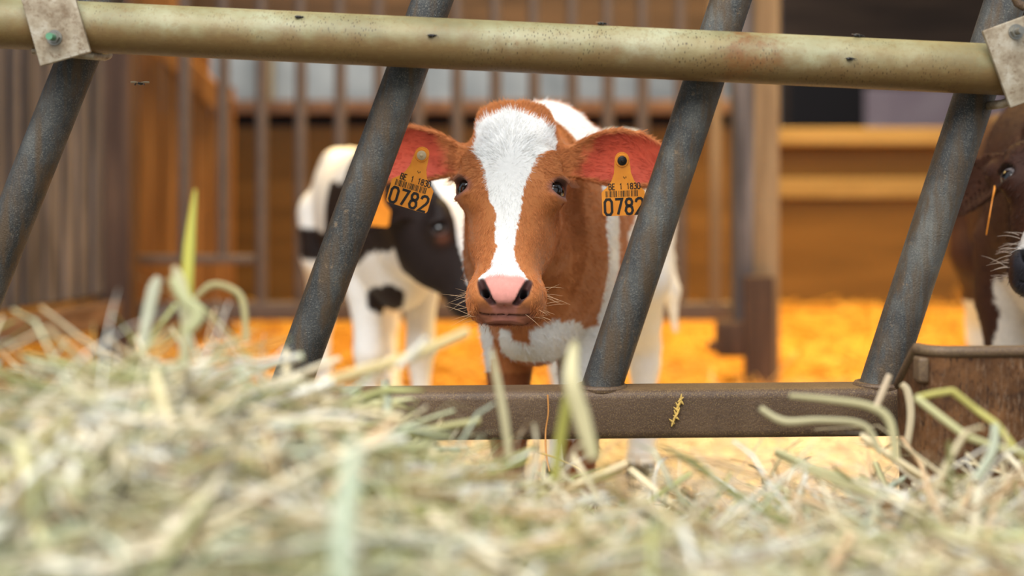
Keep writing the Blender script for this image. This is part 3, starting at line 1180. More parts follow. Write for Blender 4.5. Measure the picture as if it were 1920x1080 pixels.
def ear_tag(parent, pin, lean, pin_mat, yaw=0.0, pitch=0.06, printed=True, scale=1.0, label=None):
    """pin: world point of the button; lean: turn in the picture plane, clockwise positive"""
    R = Matrix.Rotation(yaw, 3, 'Z') @ Matrix.Rotation(pitch, 3, 'X') @ Matrix.Rotation(lean, 3, 'Y')
    ex, ey, ez = R @ Vector((1, 0, 0)), R @ Vector((0, 0, 1)), R @ Vector((0, -1, 0))
    pin = Vector(pin)
    k = scale
    W, Hh, top = 0.0275 * k, 0.070 * k, 0.0088 * k
    neck = 0.0100 * k
    right = [(neck * 0.9, 0.003 * k), (neck, -0.006 * k), (neck * 1.08, -0.016 * k), (0.0145 * k, -0.026 * k), (0.0205 * k, -0.0335 * k), (W - 0.002 * k, -0.0375 * k), (W, -0.040 * k), (W, -Hh + 0.004 * k), (W - 0.0012 * k, -Hh + 0.0012 * k), (W - 0.004 * k, -Hh)]
    arc = [(top * math.cos(a), top * math.sin(a) * 0.9 + 0.003 * k) for a in np.linspace(math.pi * 0.9, math.pi * 0.1, 9)]
    poly = [(-x, y) for x, y in right][::-1] + arc + right
    mb = MB()
    th = 0.0016 * k
    mb.prism(poly, pin, ex, ey, ez, th)
    mb.tube([pin + ez * th * 0.5, pin + ez * (th + 0.0012 * k)], [0.0088 * k, 0.0080 * k], 20)      # raised collar round the button
    t = mb.build('ear_tag', M['tagm'], parent, True, 0.5)
    if label: t['label'] = label
    if pin_mat is None: return t
    mb = MB()
    mb.tube([pin - ez * 0.012, pin + ez * 0.001 * k, pin + ez * 0.0036 * k, pin + ez * 0.0046 * k], [0.003 * k, 0.0062 * k, 0.0060 * k, 0.0035 * k], 20)
    mb.tube([pin + ez * 0.0046 * k, pin + ez * 0.0058 * k], [0.0022 * k, 0.0012 * k], 10)
    mb.build('tag_button', pin_mat, t)
    if printed:
        face = pin + ez * (th + 0.0001)
        mb = MB()
        stroke_text(mb, '0782', face + ex * -0.0240 + ey * -0.0682, ex, ey, ez, 0.0195, 0.0032, 0.0132, 0.76)
        stroke_text(mb, 'BE 1 1830', face + ex * -0.0180 + ey * -0.0365, ex, ey, ez, 0.0074, 0.00115, 0.00455, 0.72)
        # small faint mark on the neck of the tag
        for q in range(3):
            c = face + ex * (0.001 + q * 0.0016) + ey * (-0.0222 - (q % 2) * 0.001)
            mb.tube([c, c + ey * 0.002], 0.0004, 5)
        mb.build('tag_number', M['ink'], t, False)
        mb = MB()
        x = -0.0225
        un = 0.041 / sum(BARS)
        for i, wbar in enumerate(BARS):
            if i % 2 == 0:
                a = face + ex * x
                mb.prism([(0, -0.0460), (wbar * un, -0.0460), (wbar * un, -0.0382), (0, -0.0382)], a, ex, ey, ez, 0.0002)
            x += wbar * un
        mb.build('barcode_bars', M['barink'], t, False)
    return t


build_A()
print('calf A', time.time() - T0)
ear_tag(A.e, P(1166, 301, 1.806), math.radians(-2.5), M['pin_dark'], math.radians(2), 0.05, label='upright orange tag with black button and black numbers')
ear_tag(A.e, P(791, 291, 1.806), math.radians(17), M['pin_light'], math.radians(-4), 0.05, label='tilted orange tag with pale button and black numbers')

# ---------------- the black and white calf behind
B = Calf(loc=(-0.245, 2.98, 0.0), heading=math.radians(14), head_world=P(868, 420, 2.68), yaw=math.radians(56), pitch=math.radians(24), roll=math.radians(0),
         legs=[leg_front(-0.060, -0.01), leg_front(0.060, 0.02, 0.03), leg_hind(-0.085), leg_hind(0.085, 0.60, 0.05)],
         spec={'size': 0.96, 'ear': (0.80, -0.10, 0.45), 'tail': [(0, 0.74, 0.655, 0.020), (0.02, 0.79, 0.58, 0.013), (0.03, 0.79, 0.40, 0.011), (0.03, 0.78, 0.28, 0.008)]})
B.root('calf', 'black and white calf behind, seen side on with its head lowered to the right')
BLK = srgb(40, 31, 29)


def coat_B(p):
    h = B.hc(p)
    x, u, v = h.T
    bx, by, bz = (p / B.size).T
    g = fbm(p, 12, 31) * 0.015 + fbm(p, 50, 32) * 0.004
    white = (bz + g < 0.385) | ((bz + g * 2 > 0.585) & (by > 0.12)) | ((bx < -0.095 + g) & (by > 0.28) & (bz > 0.47)) | (by + g > 0.60)
    chest = (by < 0.03) & (bz + g < 0.515 - 1.0 * np.abs(bx - 0.005)) & (bz < 0.53)
    white |= chest
    blackspot = ((bx + 0.035) / 0.035) ** 2 + ((bz - 0.345) / 0.035) ** 2 < 1
    white &= ~(blackspot & (by < 0.0))
    head = (np.linalg.norm(p - B.H, axis=1) < 0.24) & (((p - B.nk) @ (B.H - B.nk)) > 0)
    blaze = (np.abs(x + g * 0.4) < np.interp(u, [-0.13, -0.05, 0.02, 0.10, 0.14], [0.03, 0.042, 0.030, 0.030, 0.030])) & (v > -0.03) & (u < 0.135)
    white = np.where(head, blaze, white)
    col = np.where(white[:, None], WHITE, BLK * (1 + 0.2 * fbm(p, 20, 8))[:, None])
    ee = np.stack([np.abs(x), u, v], 1) - EYE_C - EYE_N * 0.012
    low = np.exp(-((ee[:, 1] - 0.022) / 0.010) ** 2 - (np.linalg.norm(ee[:, [0, 2]], axis=1) / 0.014) ** 2)[:, None]
    col = np.where(head[:, None], col * (1 - 0.7 * low) + srgb(150, 100, 84) * 0.7 * low, col)
    nose = head & (u > 0.135) & (v > -0.04)
    col[nose] = srgb(40, 34, 36)
    col[(bz < 0.04)] = srgb(60, 52, 46)
    return np.clip(col, 0.004, 0.95)


V, Q = B.mesh(0.0036, 0.007)
mesh_np('body', V, Q, M['coatdark'], B.e, True, coat_B(V))
B.eyes()
ear_tag(B.e, P(710, 352, 2.585), math.radians(6), M['pin_light'], math.radians(20), 0.1, printed=False, scale=1.0)
print('calf B', time.time() - T0)

# ---------------- the dark calf at the edge
C = Calf(loc=(0.905, 2.36, 0.0), heading=math.radians(-16), head_world=P(1980, 319, 1.95), yaw=math.radians(-26), pitch=math.radians(42), roll=math.radians(0),
         legs=[leg_front(-0.075, -0.01), leg_front(0.055, 0.0), leg_hind(-0.085), leg_hind(0.085)],
         spec={'size': 1.06, 'head': 1.06, 'eye': 1.22, 'ear': (0.66, -0.12, 0.72), 'tail': [(0, 0.74, 0.655, 0.020), (0.02, 0.79, 0.58, 0.013), (0.03, 0.79, 0.40, 0.011), (0.03, 0.78, 0.28, 0.008)]})
C.root('calf', 'dark brown calf at the edge of the picture behind the rusty trough, white foreleg below')
DKB = srgb(64, 38, 28)


def coat_C(p):
    h = C.hc(p)
    x, u, v = h.T
    bx, by, bz = (p / C.size).T
    g = fbm(p, 12, 41) * 0.012 + fbm(p, 60, 42) * 0.004
    col = DKB * (1 + 0.22 * fbm(p, 16, 8) + 0.1 * fbm(p, 90, 3))[:, None]
    white = (bz + g < 0.40) & (bx > -0.098 + g) & (by < 0.2)
    white |= (bz < 0.30) & (by > 0.3)
    head = (np.linalg.norm(p - C.H, axis=1) < 0.27) & (p[:, 1] < -0.12) & (v > -0.14) & (u < 0.19)
    white &= ~head
    col = np.where(white[:, None], srgb(228, 220, 208), col)
    mz = sstep(0.100, 0.120, u + g) * head * (v > -0.050) * sstep(0.046, 0.038, np.abs(x))
    col = col * (1 - mz[:, None]) + srgb(56, 54, 60) * mz[:, None]
    wr = head & (np.abs(u - 0.112) < 0.010 + g) & (v > -0.03) & (np.abs(x) < 0.038)
    col[wr] = srgb(226, 222, 218)
    S = np.stack([np.abs(x), u, v], 1)
    e = S - EYE_C
    en, et, eu = e @ EYE_N, e @ EYE_T, e[:, 1]
    rim = np.sqrt((et / 0.0185) ** 2 + (eu / 0.0125) ** 2)
    rm = (sstep(1.35, 1.0, rim) * (en > 0.0) * head)[:, None]
    col = col * (1 - rm) + srgb(38, 26, 24) * rm
    nd = nostril(S)
    nos = (sstep(0.0035, -0.001, nd) * head)[:, None]
    col = col * (1 - nos) + srgb(20, 16, 17) * nos
    col[bz < 0.04] = srgb(50, 42, 38)
    return np.clip(col, 0.004, 0.95)


V, Q = C.mesh(0.0025, 0.006)
cb = mesh_np('body', V, Q, M['coatdark'], C.e, True, coat_C(V))
_cd = (C.R.T @ (np.array([0, 0, CZ]) - C.loc)) - C.H
_cd = np.array([_cd @ C.ax, _cd @ C.au, _cd @ C.av]) / np.linalg.norm(_cd)
C.eyes(white=1.0, gaze=0.5 * _cd + np.array([0.0, 0.20, 0.0]) + 1.0 * EYE_N * [-1, 1, 1])
rng = np.random.default_rng(11)


def flow_C(p):
    return np.stack([np.sign(p[:, 0] - C.H[0]) * 0.5, np.full(len(p), 0.35), np.full(len(p), -0.8)], 1)


C.fur(V, Q, coat_C, 45000, lambda c: ((c[:, 1] < 0.12) & (c[:, 0] < 0.08) & (c[:, 2] > 0.1) & (np.linalg.norm(np.abs(C.hc(c)) * [1, 1, 1] - (EYE_C + EYE_N * 0.014), axis=1) > 0.016)).astype(float),
      lambda p: np.full(len(p), 0.008), 0.0003, flow_C, rng, cb, 0.25)
n = 40
t5 = np.linspace(0, 1, 5)
hx = np.stack([-rng.uniform(0.022, 0.046, n), rng.uniform(0.09, 0.16, n), rng.uniform(-0.05, -0.01, n)], 1)
dr = np.stack([-rng.uniform(0.6, 1.0, n), rng.uniform(-0.5, 0.2, n), rng.uniform(0.0, 0.6, n)], 1)
L = rng.uniform(0.02, 0.045, n)
pts = C.from_head(hx)[:, None] + (C.from_head(dr) - C.H)[:, None] * (t5[None, :] * L[:, None])[..., None]
pts[..., 2] -= (t5 ** 2)[None] * L[:, None] * 0.3
strands('whisker', pts, np.array([1, .9, .8, .6, .2]) * 0.00035, np.broadcast_to(srgb(214, 196, 180), (n, 3)), cb)
ear_tag(C.e, P(1862, 360, 1.985), 0.0, None, math.radians(71.3), 0.16, printed=False, scale=0.86)
print('calf C', time.time() - T0)

# ------------------------------------------------------------------ feed barrier
DB = 1.72
fb = empty('feed_barrier', (0, DB, 0))
tag(fb, 'steel feed barrier of slanted dark tubes between a pale round rail and square lower rail', 'fence')
mb = MB()
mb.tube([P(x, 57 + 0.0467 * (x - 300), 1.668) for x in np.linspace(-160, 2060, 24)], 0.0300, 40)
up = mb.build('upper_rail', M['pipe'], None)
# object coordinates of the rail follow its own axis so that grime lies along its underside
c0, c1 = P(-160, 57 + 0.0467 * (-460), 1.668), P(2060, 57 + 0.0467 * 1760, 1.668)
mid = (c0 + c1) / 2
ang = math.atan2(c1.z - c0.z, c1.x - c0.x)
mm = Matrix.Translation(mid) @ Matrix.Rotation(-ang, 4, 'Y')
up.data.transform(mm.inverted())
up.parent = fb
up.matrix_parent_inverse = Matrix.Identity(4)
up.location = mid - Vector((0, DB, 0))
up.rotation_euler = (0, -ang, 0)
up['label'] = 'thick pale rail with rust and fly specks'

mb = MB()
zt, zb = 0.340, 0.281
pa, pb = P(-260, 0, DB).x, P(1790, 0, DB).x
vs = mb.box((pa, DB - 0.030, zb), (pb, DB + 0.030, zt), 0.011)
for v_ in mb.bm.verts: v_.co.z += (v_.co.x - 0.0) * 0.009
lr = mb.build('lower_rail', M['rail'], fb)
lr['label'] = 'square dusty brown lower rail'

for (xt, yt, xb, yb) in ((190, 0, -98, 720), (813, -5, 537, 745), (1372, -5, 1124, 738), (1887, -5, 1646, 735)):
    a, b = P(xt, yt, DB), P(xb, yb, DB)
    dvec = (a - b).normalized()
    a2 = a + dvec * 0.12
    mb = MB()
    n_ = 22
    mb.tube([b.lerp(a2, i / n_) for i in range(n_ + 1)], 0.0243, 36)
    # weld bead where the tube meets the rail
    bar = mb.build('slanted_bar', M['bar'], fb)
    mb = MB()
    r = np.random.default_rng(5)
    ring = []
    base = b + dvec * 0.006
    e1 = Vector((1, 0, -dvec.x / dvec.z)).normalized()
    e2 = Vector((0, 1, 0))
    for k in range(25):
        an = 2 * math.pi * k / 24
        ring.append(Vector((base.x, base.y, zt + 0.009 * base.x - 0.001)) + Vector((1, 0, 0)) * math.cos(an) * 0.0275 + e2 * math.sin(an) * 0.0255)
    mb.tube(ring, [0.0042 + 0.001 * r.random() for _ in ring], 8)
    mb.build('weld_bead', M['rail'], bar)

for (cx, cy, lean, w_, h_, bolt, side) in ((104, 42, 16, 0.060, 0.088, (104, 71), 1), (1918, 112, 20, 0.066, 0.094, (1903, 60), -1)):
    d = 1.632
    c = P(cx, cy, d)
    R = Matrix.Rotation(math.radians(-lean), 3, 'Y')
    R = Matrix.Rotation(math.radians(lean), 3, 'Y') if False else R
    mb = MB()
    mb.box((c.x - w_ / 2, c.y - 0.003, c.z - h_ / 2), (c.x + w_ / 2, c.y + 0.003, c.z + h_ / 2), 0.0012, R)
    pl = mb.build('clamp_plate', M['plate'], fb)
    q = P(*bolt, d)
    mb = MB()
    hexr = [(0.0070 * math.cos(math.pi / 3 * k), 0.0070 * math.sin(math.pi / 3 * k)) for k in range(6)]
    mb.prism(hexr, (q.x, q.y - 0.003, q.z), (1, 0, 0), (0, 0, 1), (0, -1, 0), 0.007)
    mb.tube([(q.x, q.y - 0.002, q.z), (q.x, q.y - 0.0045, q.z)], 0.0088, 20)
    bo = mb.build('bolt', M['bolt'], pl, True, 0.4)
    mb = MB()
    mb.tube([(q.x, q.y - 0.008, q.z), (q.x, q.y - 0.023, q.z)], [0.0040, 0.0040], 14)
    mb.build('bolt_tip', M['green'] if side == 1 else M['bolt'], pl)
    # the U-bolt rod that loops behind the slanted tube
    mb = MB()
    if side == 1:
        pts = [P(62, 94, 1.665), P(96, 100, 1.665), P(135, 101, 1.66), P(172, 104, 1.667), P(196, 106, 1.690), P(203, 103, 1.712), P(196, 99, 1.742), P(150, 96, 1.765)]
    else:
        pts = [P(1925, 176, 1.655), P(1905, 186, 1.66), P(1880, 195, 1.67), P(1855, 198, 1.70), P(1842, 194, 1.745), P(1850, 188, 1.765)]
    mb.tube([Vector(p) for p in pts], 0.0052, 12)
    mb.build('u_bolt', M['plate'], pl)
    if side == -1:
        mb = MB()
        mb.tube([P(1902, -8, 1.66), P(1908, 6, 1.66), P(1922, 14, 1.66)], 0.005, 12)
        mb.build('u_bolt', M['rail'], pl)

# ------------------------------------------------------------------ rusty trough
tr = empty('feed_trough', (0.66, 1.62, 0.14))
tag(tr, 'rusty sheet steel feed trough with rolled rim beside the lower rail', 'trough')
mb = MB()
x0, x1 = P(1727, 0, 1.555).x, 0.92
zf, zk, zbot = 0.405, 0.352, 0.13


def trough_ring(z, ins):
    a = []
    rr = 0.028
    for (cx, cy, a0) in ((x0 + rr + ins, 1.548 + rr + ins, math.pi), (x1 - rr - ins, 1.570 + rr + ins, 1.5 * math.pi), (x1 - rr - ins, 1.678 - rr - ins, 0), (x0 + rr + ins, 1.676 - rr - ins, 0.5 * math.pi)):
        for k in range(7):
            an = a0 + k / 6 * math.pi / 2
            zz = z
            if z == 'top':
                yy = cy + rr * math.sin(an)
                zz = zf + (zk - zf) * sstep(1.585, 1.66, yy)
            a.append(Vector((cx + rr * math.cos(an), cy + rr * math.sin(an), zz)))
    return a


rings = [trough_ring(zbot, 0.004), trough_ring('top', 0.0), trough_ring('top', 0.004), trough_ring(zbot + 0.01, 0.008)]
vr = [[mb.bm.verts.new(p) for p in r] for r in rings]
for r0, r1 in zip(vr, vr[1:]):
    m = len(r0)
    for k in range(m): mb.bm.faces.new((r0[k], r0[(k + 1) % m], r1[(k + 1) % m], r1[k]))
mb.bm.faces.new(vr[0][::-1])
mb.bm.faces.new(vr[-1])
mb.build('bin', M['rust'], tr, True, 0.9)
mb = MB()
rim = trough_ring('top', 0.002)
mb.tube([p + Vector((0, 0, 0.001)) for p in rim + rim[:1]], 0.0065, 10, False)
mb.build('rolled_rim', M['rail'], tr)
mb = MB()
q = P(1727, 692, 1.565)
mb.box((q.x - 0.006, q.y - 0.012, q.z - 0.014), (q.x + 0.006, q.y + 0.012, q.z + 0.014), 0.004)
mb.build('side_lug', M['rail'], tr)

# ------------------------------------------------------------------ pen: floor, walls, fences
mb = MB()
mb.box((-5, -1.5, -0.12), (5, 9.5, -0.02))
tag(mb.build('floor', M['wallwood'], None, False), kind='structure')

YW = 5.5
mb = MB()
mb.box((-3.2, YW, -0.02), (0.93, YW + 0.10, 0.742))
tag(mb.build('wall_back', M['wallwood'], None, False), kind='structure')
mb = MB()
mb.box((0.93, YW, -0.02), (4.0, YW + 0.10, 0.68))
tag(mb.build('wall_back_right', M['wallwood'], None, False), kind='structure')
mb = MB()
mb.box((-1.12, YW - 0.05, 0.795), (0.93, YW + 0.14, 0.845), 0.008)
tag(mb.build('trim_1', M['beam'], None, False), kind='structure')
mb = MB()
mb.box((0.93, YW - 0.07, 0.672), (4.0, YW + 0.16, 0.738), 0.012)
tag(mb.build('trim_2', M['ledge'], None, False), kind='structure')
mb = MB()
mb.box((0.93, YW - 0.03, 0.47), (4.0, YW + 0.005, 0.545), 0.008)
tag(mb.build('trim_3', M['ledge'], None, False), kind='structure')
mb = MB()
mb.box((-3.2, YW + 0.05, 0.742), (0.93, YW + 0.10, 0.796))  # dark strip standing in for the shadow under the ledge
tag(mb.build('ledge_shade', M['dark'], None, False), kind='structure')
# far wall of the barn
YF = 8.0
mb = MB()
mb.box((-5, YF, -0.02), (1.50, YF + 0.1, 2.7))
tag(mb.build('wall_far', M['grey'], None, False), kind='structure')
mb = MB()
mb.box((1.50, YF - 0.02, -0.02), (5, YF + 0.1, 2.7))
tag(mb.build('wall_far_right', M['darkwood'], None, False), kind='structure')
mb = MB()
mb.box((1.55, YF - 0.06, 0.0), (1.97, YF - 0.02, 1.10))
tag(mb.build('door_1', M['dark'], None, False), kind='structure')
mb = MB()
mb.box((1.97, YF - 0.08, 0.0), (2.75, YF - 0.02, 1.02))
tag(mb.build('door_2', M['mauve'], None, False), kind='structure')
mb = MB()
mb.box((-5, 2.6, 2.70), (5, 9.5, 2.80))
tag(mb.build('ceiling', M['darkwood'], None, False), kind='structure')
# beam above
mb = MB()
mb.box((-3.0, 5.05, 1.06), (0.95, 5.20, 1.32), 0.01)
bm_ = mb.build('cross_beam', M['darkwood'], None, False)
tag(bm_, 'dark brown timber beam across the back of the pen above the pale rail', 'beam', kind='structure')
mb = MB()
mb.box((-1.40, 7.90, 0.6), (-1.34, 7.98, 1.5), 0.004)
tag(mb.build('pale_upright', M['ledge'], None, False), 'pale narrow upright against the far grey wall', 'post')

# left plank partition, running from the post towards the camera
pp = empty('plank_partition', (-1.14, 4.0, 0.18))
tag(pp, 'grey brown plank partition running from the dark post towards the viewer', 'partition')
a, b = Vector((-1.150, 3.98, 0)), Vector((-1.62, 2.30, 0))
dv = (b - a).normalized()
nv = Vector((-dv.y, dv.x, 0))
ang = math.atan2(dv.y, dv.x)
tt = 0.0
r = np.random.default_rng(12)
while tt < (b - a).length - 0.09:
    wd = r.uniform(0.055, 0.10)
    c = a + dv * (tt + wd / 2)
    mb = MB()
    ofs = r.uniform(-0.012, 0.012)
    mb.box((c.x - wd / 2 + 0.007, c.y - 0.011 + ofs, 0.24), (c.x + wd / 2 - 0.007, c.y + 0.011 + ofs, 1.25), 0.003, Matrix.Rotation(ang, 3, 'Z'))
    mb.build('plank', M['plank'], pp, False)
    tt += wd
mb = MB()
c = (a + b) / 2 - nv * 0.035
Lh = (b - a).length / 2
mb.box((c.x - Lh, c.y - 0.006, 0.24), (c.x + Lh, c.y + 0.006, 1.25), 0.002, Matrix.Rotation(ang, 3, 'Z'))
mb.build('gap_shade_panel', M['dark'], pp, False)  # added dark sheet, paints the shade in the gaps between planks
mb = MB()
c = (a + b) / 2 + nv * 0.03
Lh = (b - a).length / 2
mb.box((c.x - Lh, c.y - 0.035, 0.155), (c.x + Lh, c.y + 0.035, 0.222), 0.006, Matrix.Rotation(ang, 3, 'Z'))
mb.build('bottom_beam', M['beam'], pp, False)

mb = MB()
xa, xb = P(182, 0, 4.0).x, P(246, 0, 4.0).x
mb.box((xa, 3.985, 0.0), (xb, 4.08, 1.45), 0.006)
tag(mb.build('dark_post', M['post'], None, False), 'dark brown post at the corner where the plank partition meets the barred gate', 'post')

# barred gate across the back
YG = 4.2
g = empty('barred_gate', (0, YG, 0.15))
tag(g, 'wide gate of thin upright bars across the back of the pen', 'gate')


def gx(px): return P(px, 0, YG).x


def gz(py): return P(960, py, YG).z


for i, px in enumerate([347, 419, 491, 564, 638, 711, 784, 857, 929, 1001, 1073, 1140, 1205, 1276]):
    lowz = 485 if px in (347, 419) else 574
    mb = MB()
    mb.tube([(gx(px), YG, gz(lowz)), (gx(px), YG, 1.16)], 0.0185, 14)
    mb.build('bar', M['gate'], g)
mb = MB()
mb.box((gx(250), YG - 0.022, gz(600)), (gx(1385), YG + 0.022, gz(566)), 0.006)
mb.build('bottom_rail', M['gate'], g, True)
mb = MB()
mb.box((gx(250), YG - 0.018, gz(494)), (gx(480), YG + 0.018, gz(478)), 0.005)
mb.build('mid_rail', M['gate'], g, True)
mb = MB()
mb.box((gx(250), YG - 0.022, 1.14), (gx(1385), YG + 0.022, 1.19), 0.006)
mb.build('top_rail', M['gate'], g, True)
mb = MB()
mb.box((gx(1330), YG - 0.02, gz(600)), (gx(1352), YG + 0.02, 1.19), 0.005)
mb.build('end_stile', M['lightpost'], g, True)

# golden boards behind the gate at the left with a diagonal brace
bp = empty('board_panel', (-1.25, 4.75, 0.0))
tag(bp, 'golden upright boards behind the left end of the barred gate', 'panel')
xs = np.linspace(P(215, 0, 4.75).x, P(440, 0, 4.75).x, 6)
for i in range(5):
    top = 1.35 if i < 3 else (0.98 if i == 3 else 0.86)
    mb = MB()
    mb.box((xs[i] + 0.003, 4.74, 0.0), (xs[i + 1] - 0.003, 4.765, top), 0.003)
    mb.build('board', M['gold'], bp, False)
mb = MB()
q0, q1 = P(298, 78, 4.70), P(430, 205, 4.70)
cc = (q0 + q1) / 2
ln = (q1 - q0).length
mb.box((cc.x - ln / 2, cc.y - 0.02, cc.z - 0.035), (cc.x + ln / 2, cc.y + 0.02, cc.z + 0.035), 0.004, Matrix.Rotation(math.atan2(-(q1.z - q0.z), q1.x - q0.x), 3, 'Y'))
mb.build('diagonal_brace', M['gold'], bp, False)

# right hand posts
YP = 3.85
mb = MB()
mb.box((P(1412, 0, YP).x, YP, 0.0), (P(1462, 0, YP).x, YP + 0.07, 1.6), 0.006)
tp = empty('gate_post', (P(1420, 0, YP).x, YP, 0))
tag(tp, 'tall timber post at the end of the barred gate, pale on one side', 'post')
mb.build('pale_face', M['lightpost'], tp, False)
mb = MB()
mb.box((P(1376, 0, YP).x, YP - 0.01, 0.0 + 0.10), (P(1412, 0, YP).x, YP + 0.07, 1.6), 0.006)
mb.build('brown_upright', M['plank'], tp, False)
mb = MB()
mb.box((P(1396, 0, YP - .03).x, YP - 0.05, 0.0), (P(1450, 0, YP - .03).x, YP - 0.012, P(0, 515, YP).z), 0.006)
mb.build('foot_timber', M['post'], tp, False)
mb = MB()
mb.box((P(1342, 0, YP).x, YP - 0.03, P(0, 668, YP).z), (P(1400, 0, YP).x, YP + 0.03, P(0, 600, YP).z), 0.014)
mb.tube([P(1328, 648, YP), P(1350, 652, YP)], 0.014, 10)
mb.build('hinge', M['post'], tp)

# ------------------------------------------------------------------ hay and straw


def blades(name, root, dirv, length, width, bend, col, mat, seg=5, tubeish=0.5, rng=RNG, parent=None, droop=0.0):
    """many grass blades and stems as one mesh; root (n,3), dirv (n,3)"""
    n = len(root)
    t = np.linspace(0, 1, seg + 1)
    dirv = dirv / np.linalg.norm(dirv, axis=1, keepdims=True)
    up = np.array([0, 0, 1.0])
    side = np.cross(dirv, up)
    side /= np.maximum(np.linalg.norm(side, axis=1, keepdims=True), 1e-6)
    nr = np.cross(side, dirv)
    ang = rng.uniform(0, 2 * np.pi, n)
    bd = side * np.cos(ang)[:, None] + nr * np.sin(ang)[:, None]
    # a kink on some of them
    kp = rng.uniform(0.3, 0.7, n)
    kd = rng.normal(0, 0.5, (n, 3)) * (rng.random(n) < 0.35)[:, None]
    C = root[:, None] + dirv[:, None] * (t[None, :] * length[:, None])[..., None]
    C = C + bd[:, None] * ((t ** 2)[None, :] * (length * bend)[:, None])[..., None]
    C = C + kd[:, None] * (np.maximum(t[None, :] - kp[:, None], 0) * length[:, None])[..., None]
    C[..., 2] -= droop * (t ** 2)[None] * length[:, None]
    tw = rng.uniform(0, np.pi, n)
    tw2 = tw[:, None] + t[None, :] * rng.uniform(-1.5, 1.5, n)[:, None]
    wv = side[:, None] * np.cos(tw2)[..., None] + nr[:, None] * np.sin(tw2)[..., None]
    nv2 = -side[:, None] * np.sin(tw2)[..., None] + nr[:, None] * np.cos(tw2)[..., None]
    taper = np.where((rng.random(n) < tubeish)[:, None], 1.0, 1.0 - 0.85 * t[None, :] ** 1.5)
    stem = (taper[:, -1] > 0.5)
    w = width[:, None] * taper * 0.5
    th = np.where(stem[:, None], w * 0.9, w * 0.22)
    a = C + wv * w[..., None]
    b = C - wv * w[..., None] * 0.5 + nv2 * th[..., None]
    c = C - wv * w[..., None] * 0.5 - nv2 * th[..., None]
    V = np.stack([a, b, c], 2)           # n, seg+1, 3, 3
    V = V.reshape(-1, 3)
    base = (np.arange(n) * (seg + 1) * 3)[:, None, None] + (np.arange(seg) * 3)[None, :, None]
    k = np.arange(3)[None, None]
    k1 = (np.arange(3) + 1) % 3
    F = np.stack([base + k, base + k1, base + 3 + k1, base + 3 + k], -1).reshape(-1, 4)
    cv = np.repeat(col[:, None], (seg + 1) * 3, 1).reshape(-1, 3)
    return V, F, cv


HAYC = np.array([srgb(246, 234, 204), srgb(240, 224, 184), srgb(222, 214, 164), srgb(182, 182, 124), srgb(252, 247, 234), srgb(232, 200, 158), srgb(214, 222, 196), srgb(176, 144, 102)])
HAYP = np.array([.22, .19, .14, .10, .14, .10, .06, .05])
STRC = np.array([srgb(230, 180, 76), srgb(222, 170, 66), srgb(238, 198, 100), srgb(206, 150, 54), srgb(182, 124, 42)])


def heap(X, Y):
    base = np.interp(Y, [0.2, 0.6, 1.0, 1.4, 1.58, 1.78, 2.1, 2.6], [0.375, 0.375, 0.315, 0.235, 0.180, 0.10, 0.02, -0.03])
    L = 1 / (1 + np.exp((X + 0.07) / 0.055))
    z = base + 0.120 * L * np.exp(-((Y - 1.16) / 0.26) ** 2)
    z = z + 0.045 * sstep(0.18, 0.40, X) * np.exp(-((Y - 1.36) / 0.16) ** 2)
    z = z + 0.03 * L * np.exp(-((X + 0.24) / 0.12) ** 2) * np.exp(-((Y - 1.2) / 0.2) ** 2)
    q = np.stack([X, Y, 0 * X], -1).reshape(-1, 3)
    z = z + (0.016 * fbm(q, 9, 77)).reshape(np.shape(X))
    return z


# the heap itself
nx, ny = 110, 110
gxs, gys = np.linspace(-1.5, 1.5, nx), np.linspace(0.12, 2.08, ny)
XX, YY = np.meshgrid(gxs, gys, indexing='ij')
ZZ = heap(XX, YY) - 0.018
V0 = np.stack([XX, YY, ZZ], -1).reshape(-1, 3)
ii = np.arange(nx * ny).reshape(nx, ny)
F0 = np.stack([ii[:-1, :-1], ii[1:, :-1], ii[1:, 1:], ii[:-1, 1:]], -1).reshape(-1, 4)
c0 = np.broadcast_to(srgb(104, 86, 50), V0.shape) * (1 + 0.3 * fbm(V0, 40, 3))[:, None]

rng = np.random.default_rng(21)
n = 17000
Y = 0.22 + (1.95 - 0.22) * rng.random(n) ** 0.9
X = rng.uniform(-1, 1, n) * (0.12 + 0.42 * Y + 0.08)
Z = heap(X, Y) + rng.uniform(-0.02, 0.012, n)
az = rng.uniform(0, 2 * np.pi, n)
el = rng.normal(0.03, 0.20, n)
dirv = np.stack([np.cos(az) * np.cos(el), np.sin(az) * np.cos(el), np.sin(el)], 1)
ln = rng.uniform(0.05, 0.20, n)
wd = rng.choice([0.0022, 0.0036, 0.0055, 0.0085], n, p=[.27, .33, .26, .14])
col = HAYC[rng.choice(8, n, p=HAYP)] * rng.uniform(0.8, 1.1, (n, 1))
patch = fbm(np.stack([X, Y, Z], 1), 5, 90)
col = np.where((patch > 0.35)[:, None] & (rng.random(n) < 0.6)[:, None], col * np.array([0.76, 0.82, 0.62]), col)
green = sstep(0.02, -0.12, X + 0.06 * patch) * sstep(1.0, 0.80, Y + 0.1 * patch)
col = col * (1 - green[:, None] * np.array([0.42, 0.32, 0.52]))
root = np.stack([X, Y, Z], 1) - dirv * ln[:, None] * 0.5
root[:, 2] = np.maximum(root[:, 2], heap(root[:, 0], root[:, 1]) - 0.02)
V1, F1, c1 = blades('hay', root, dirv, ln, wd, rng.normal(0, 0.25, n), col, None, rng=rng)


def settle(V):
    """keep the blades lying on the heap: none rears up far above it close to the lens"""
    top = heap(V[:, 0], V[:, 1]) + 0.022 + 0.06 * sstep(0.85, 1.2, V[:, 1])
    V[:, 2] = np.where(V[:, 2] > top, top + (V[:, 2] - top) * 0.15, V[:, 2])
    return V


V1 = settle(V1)
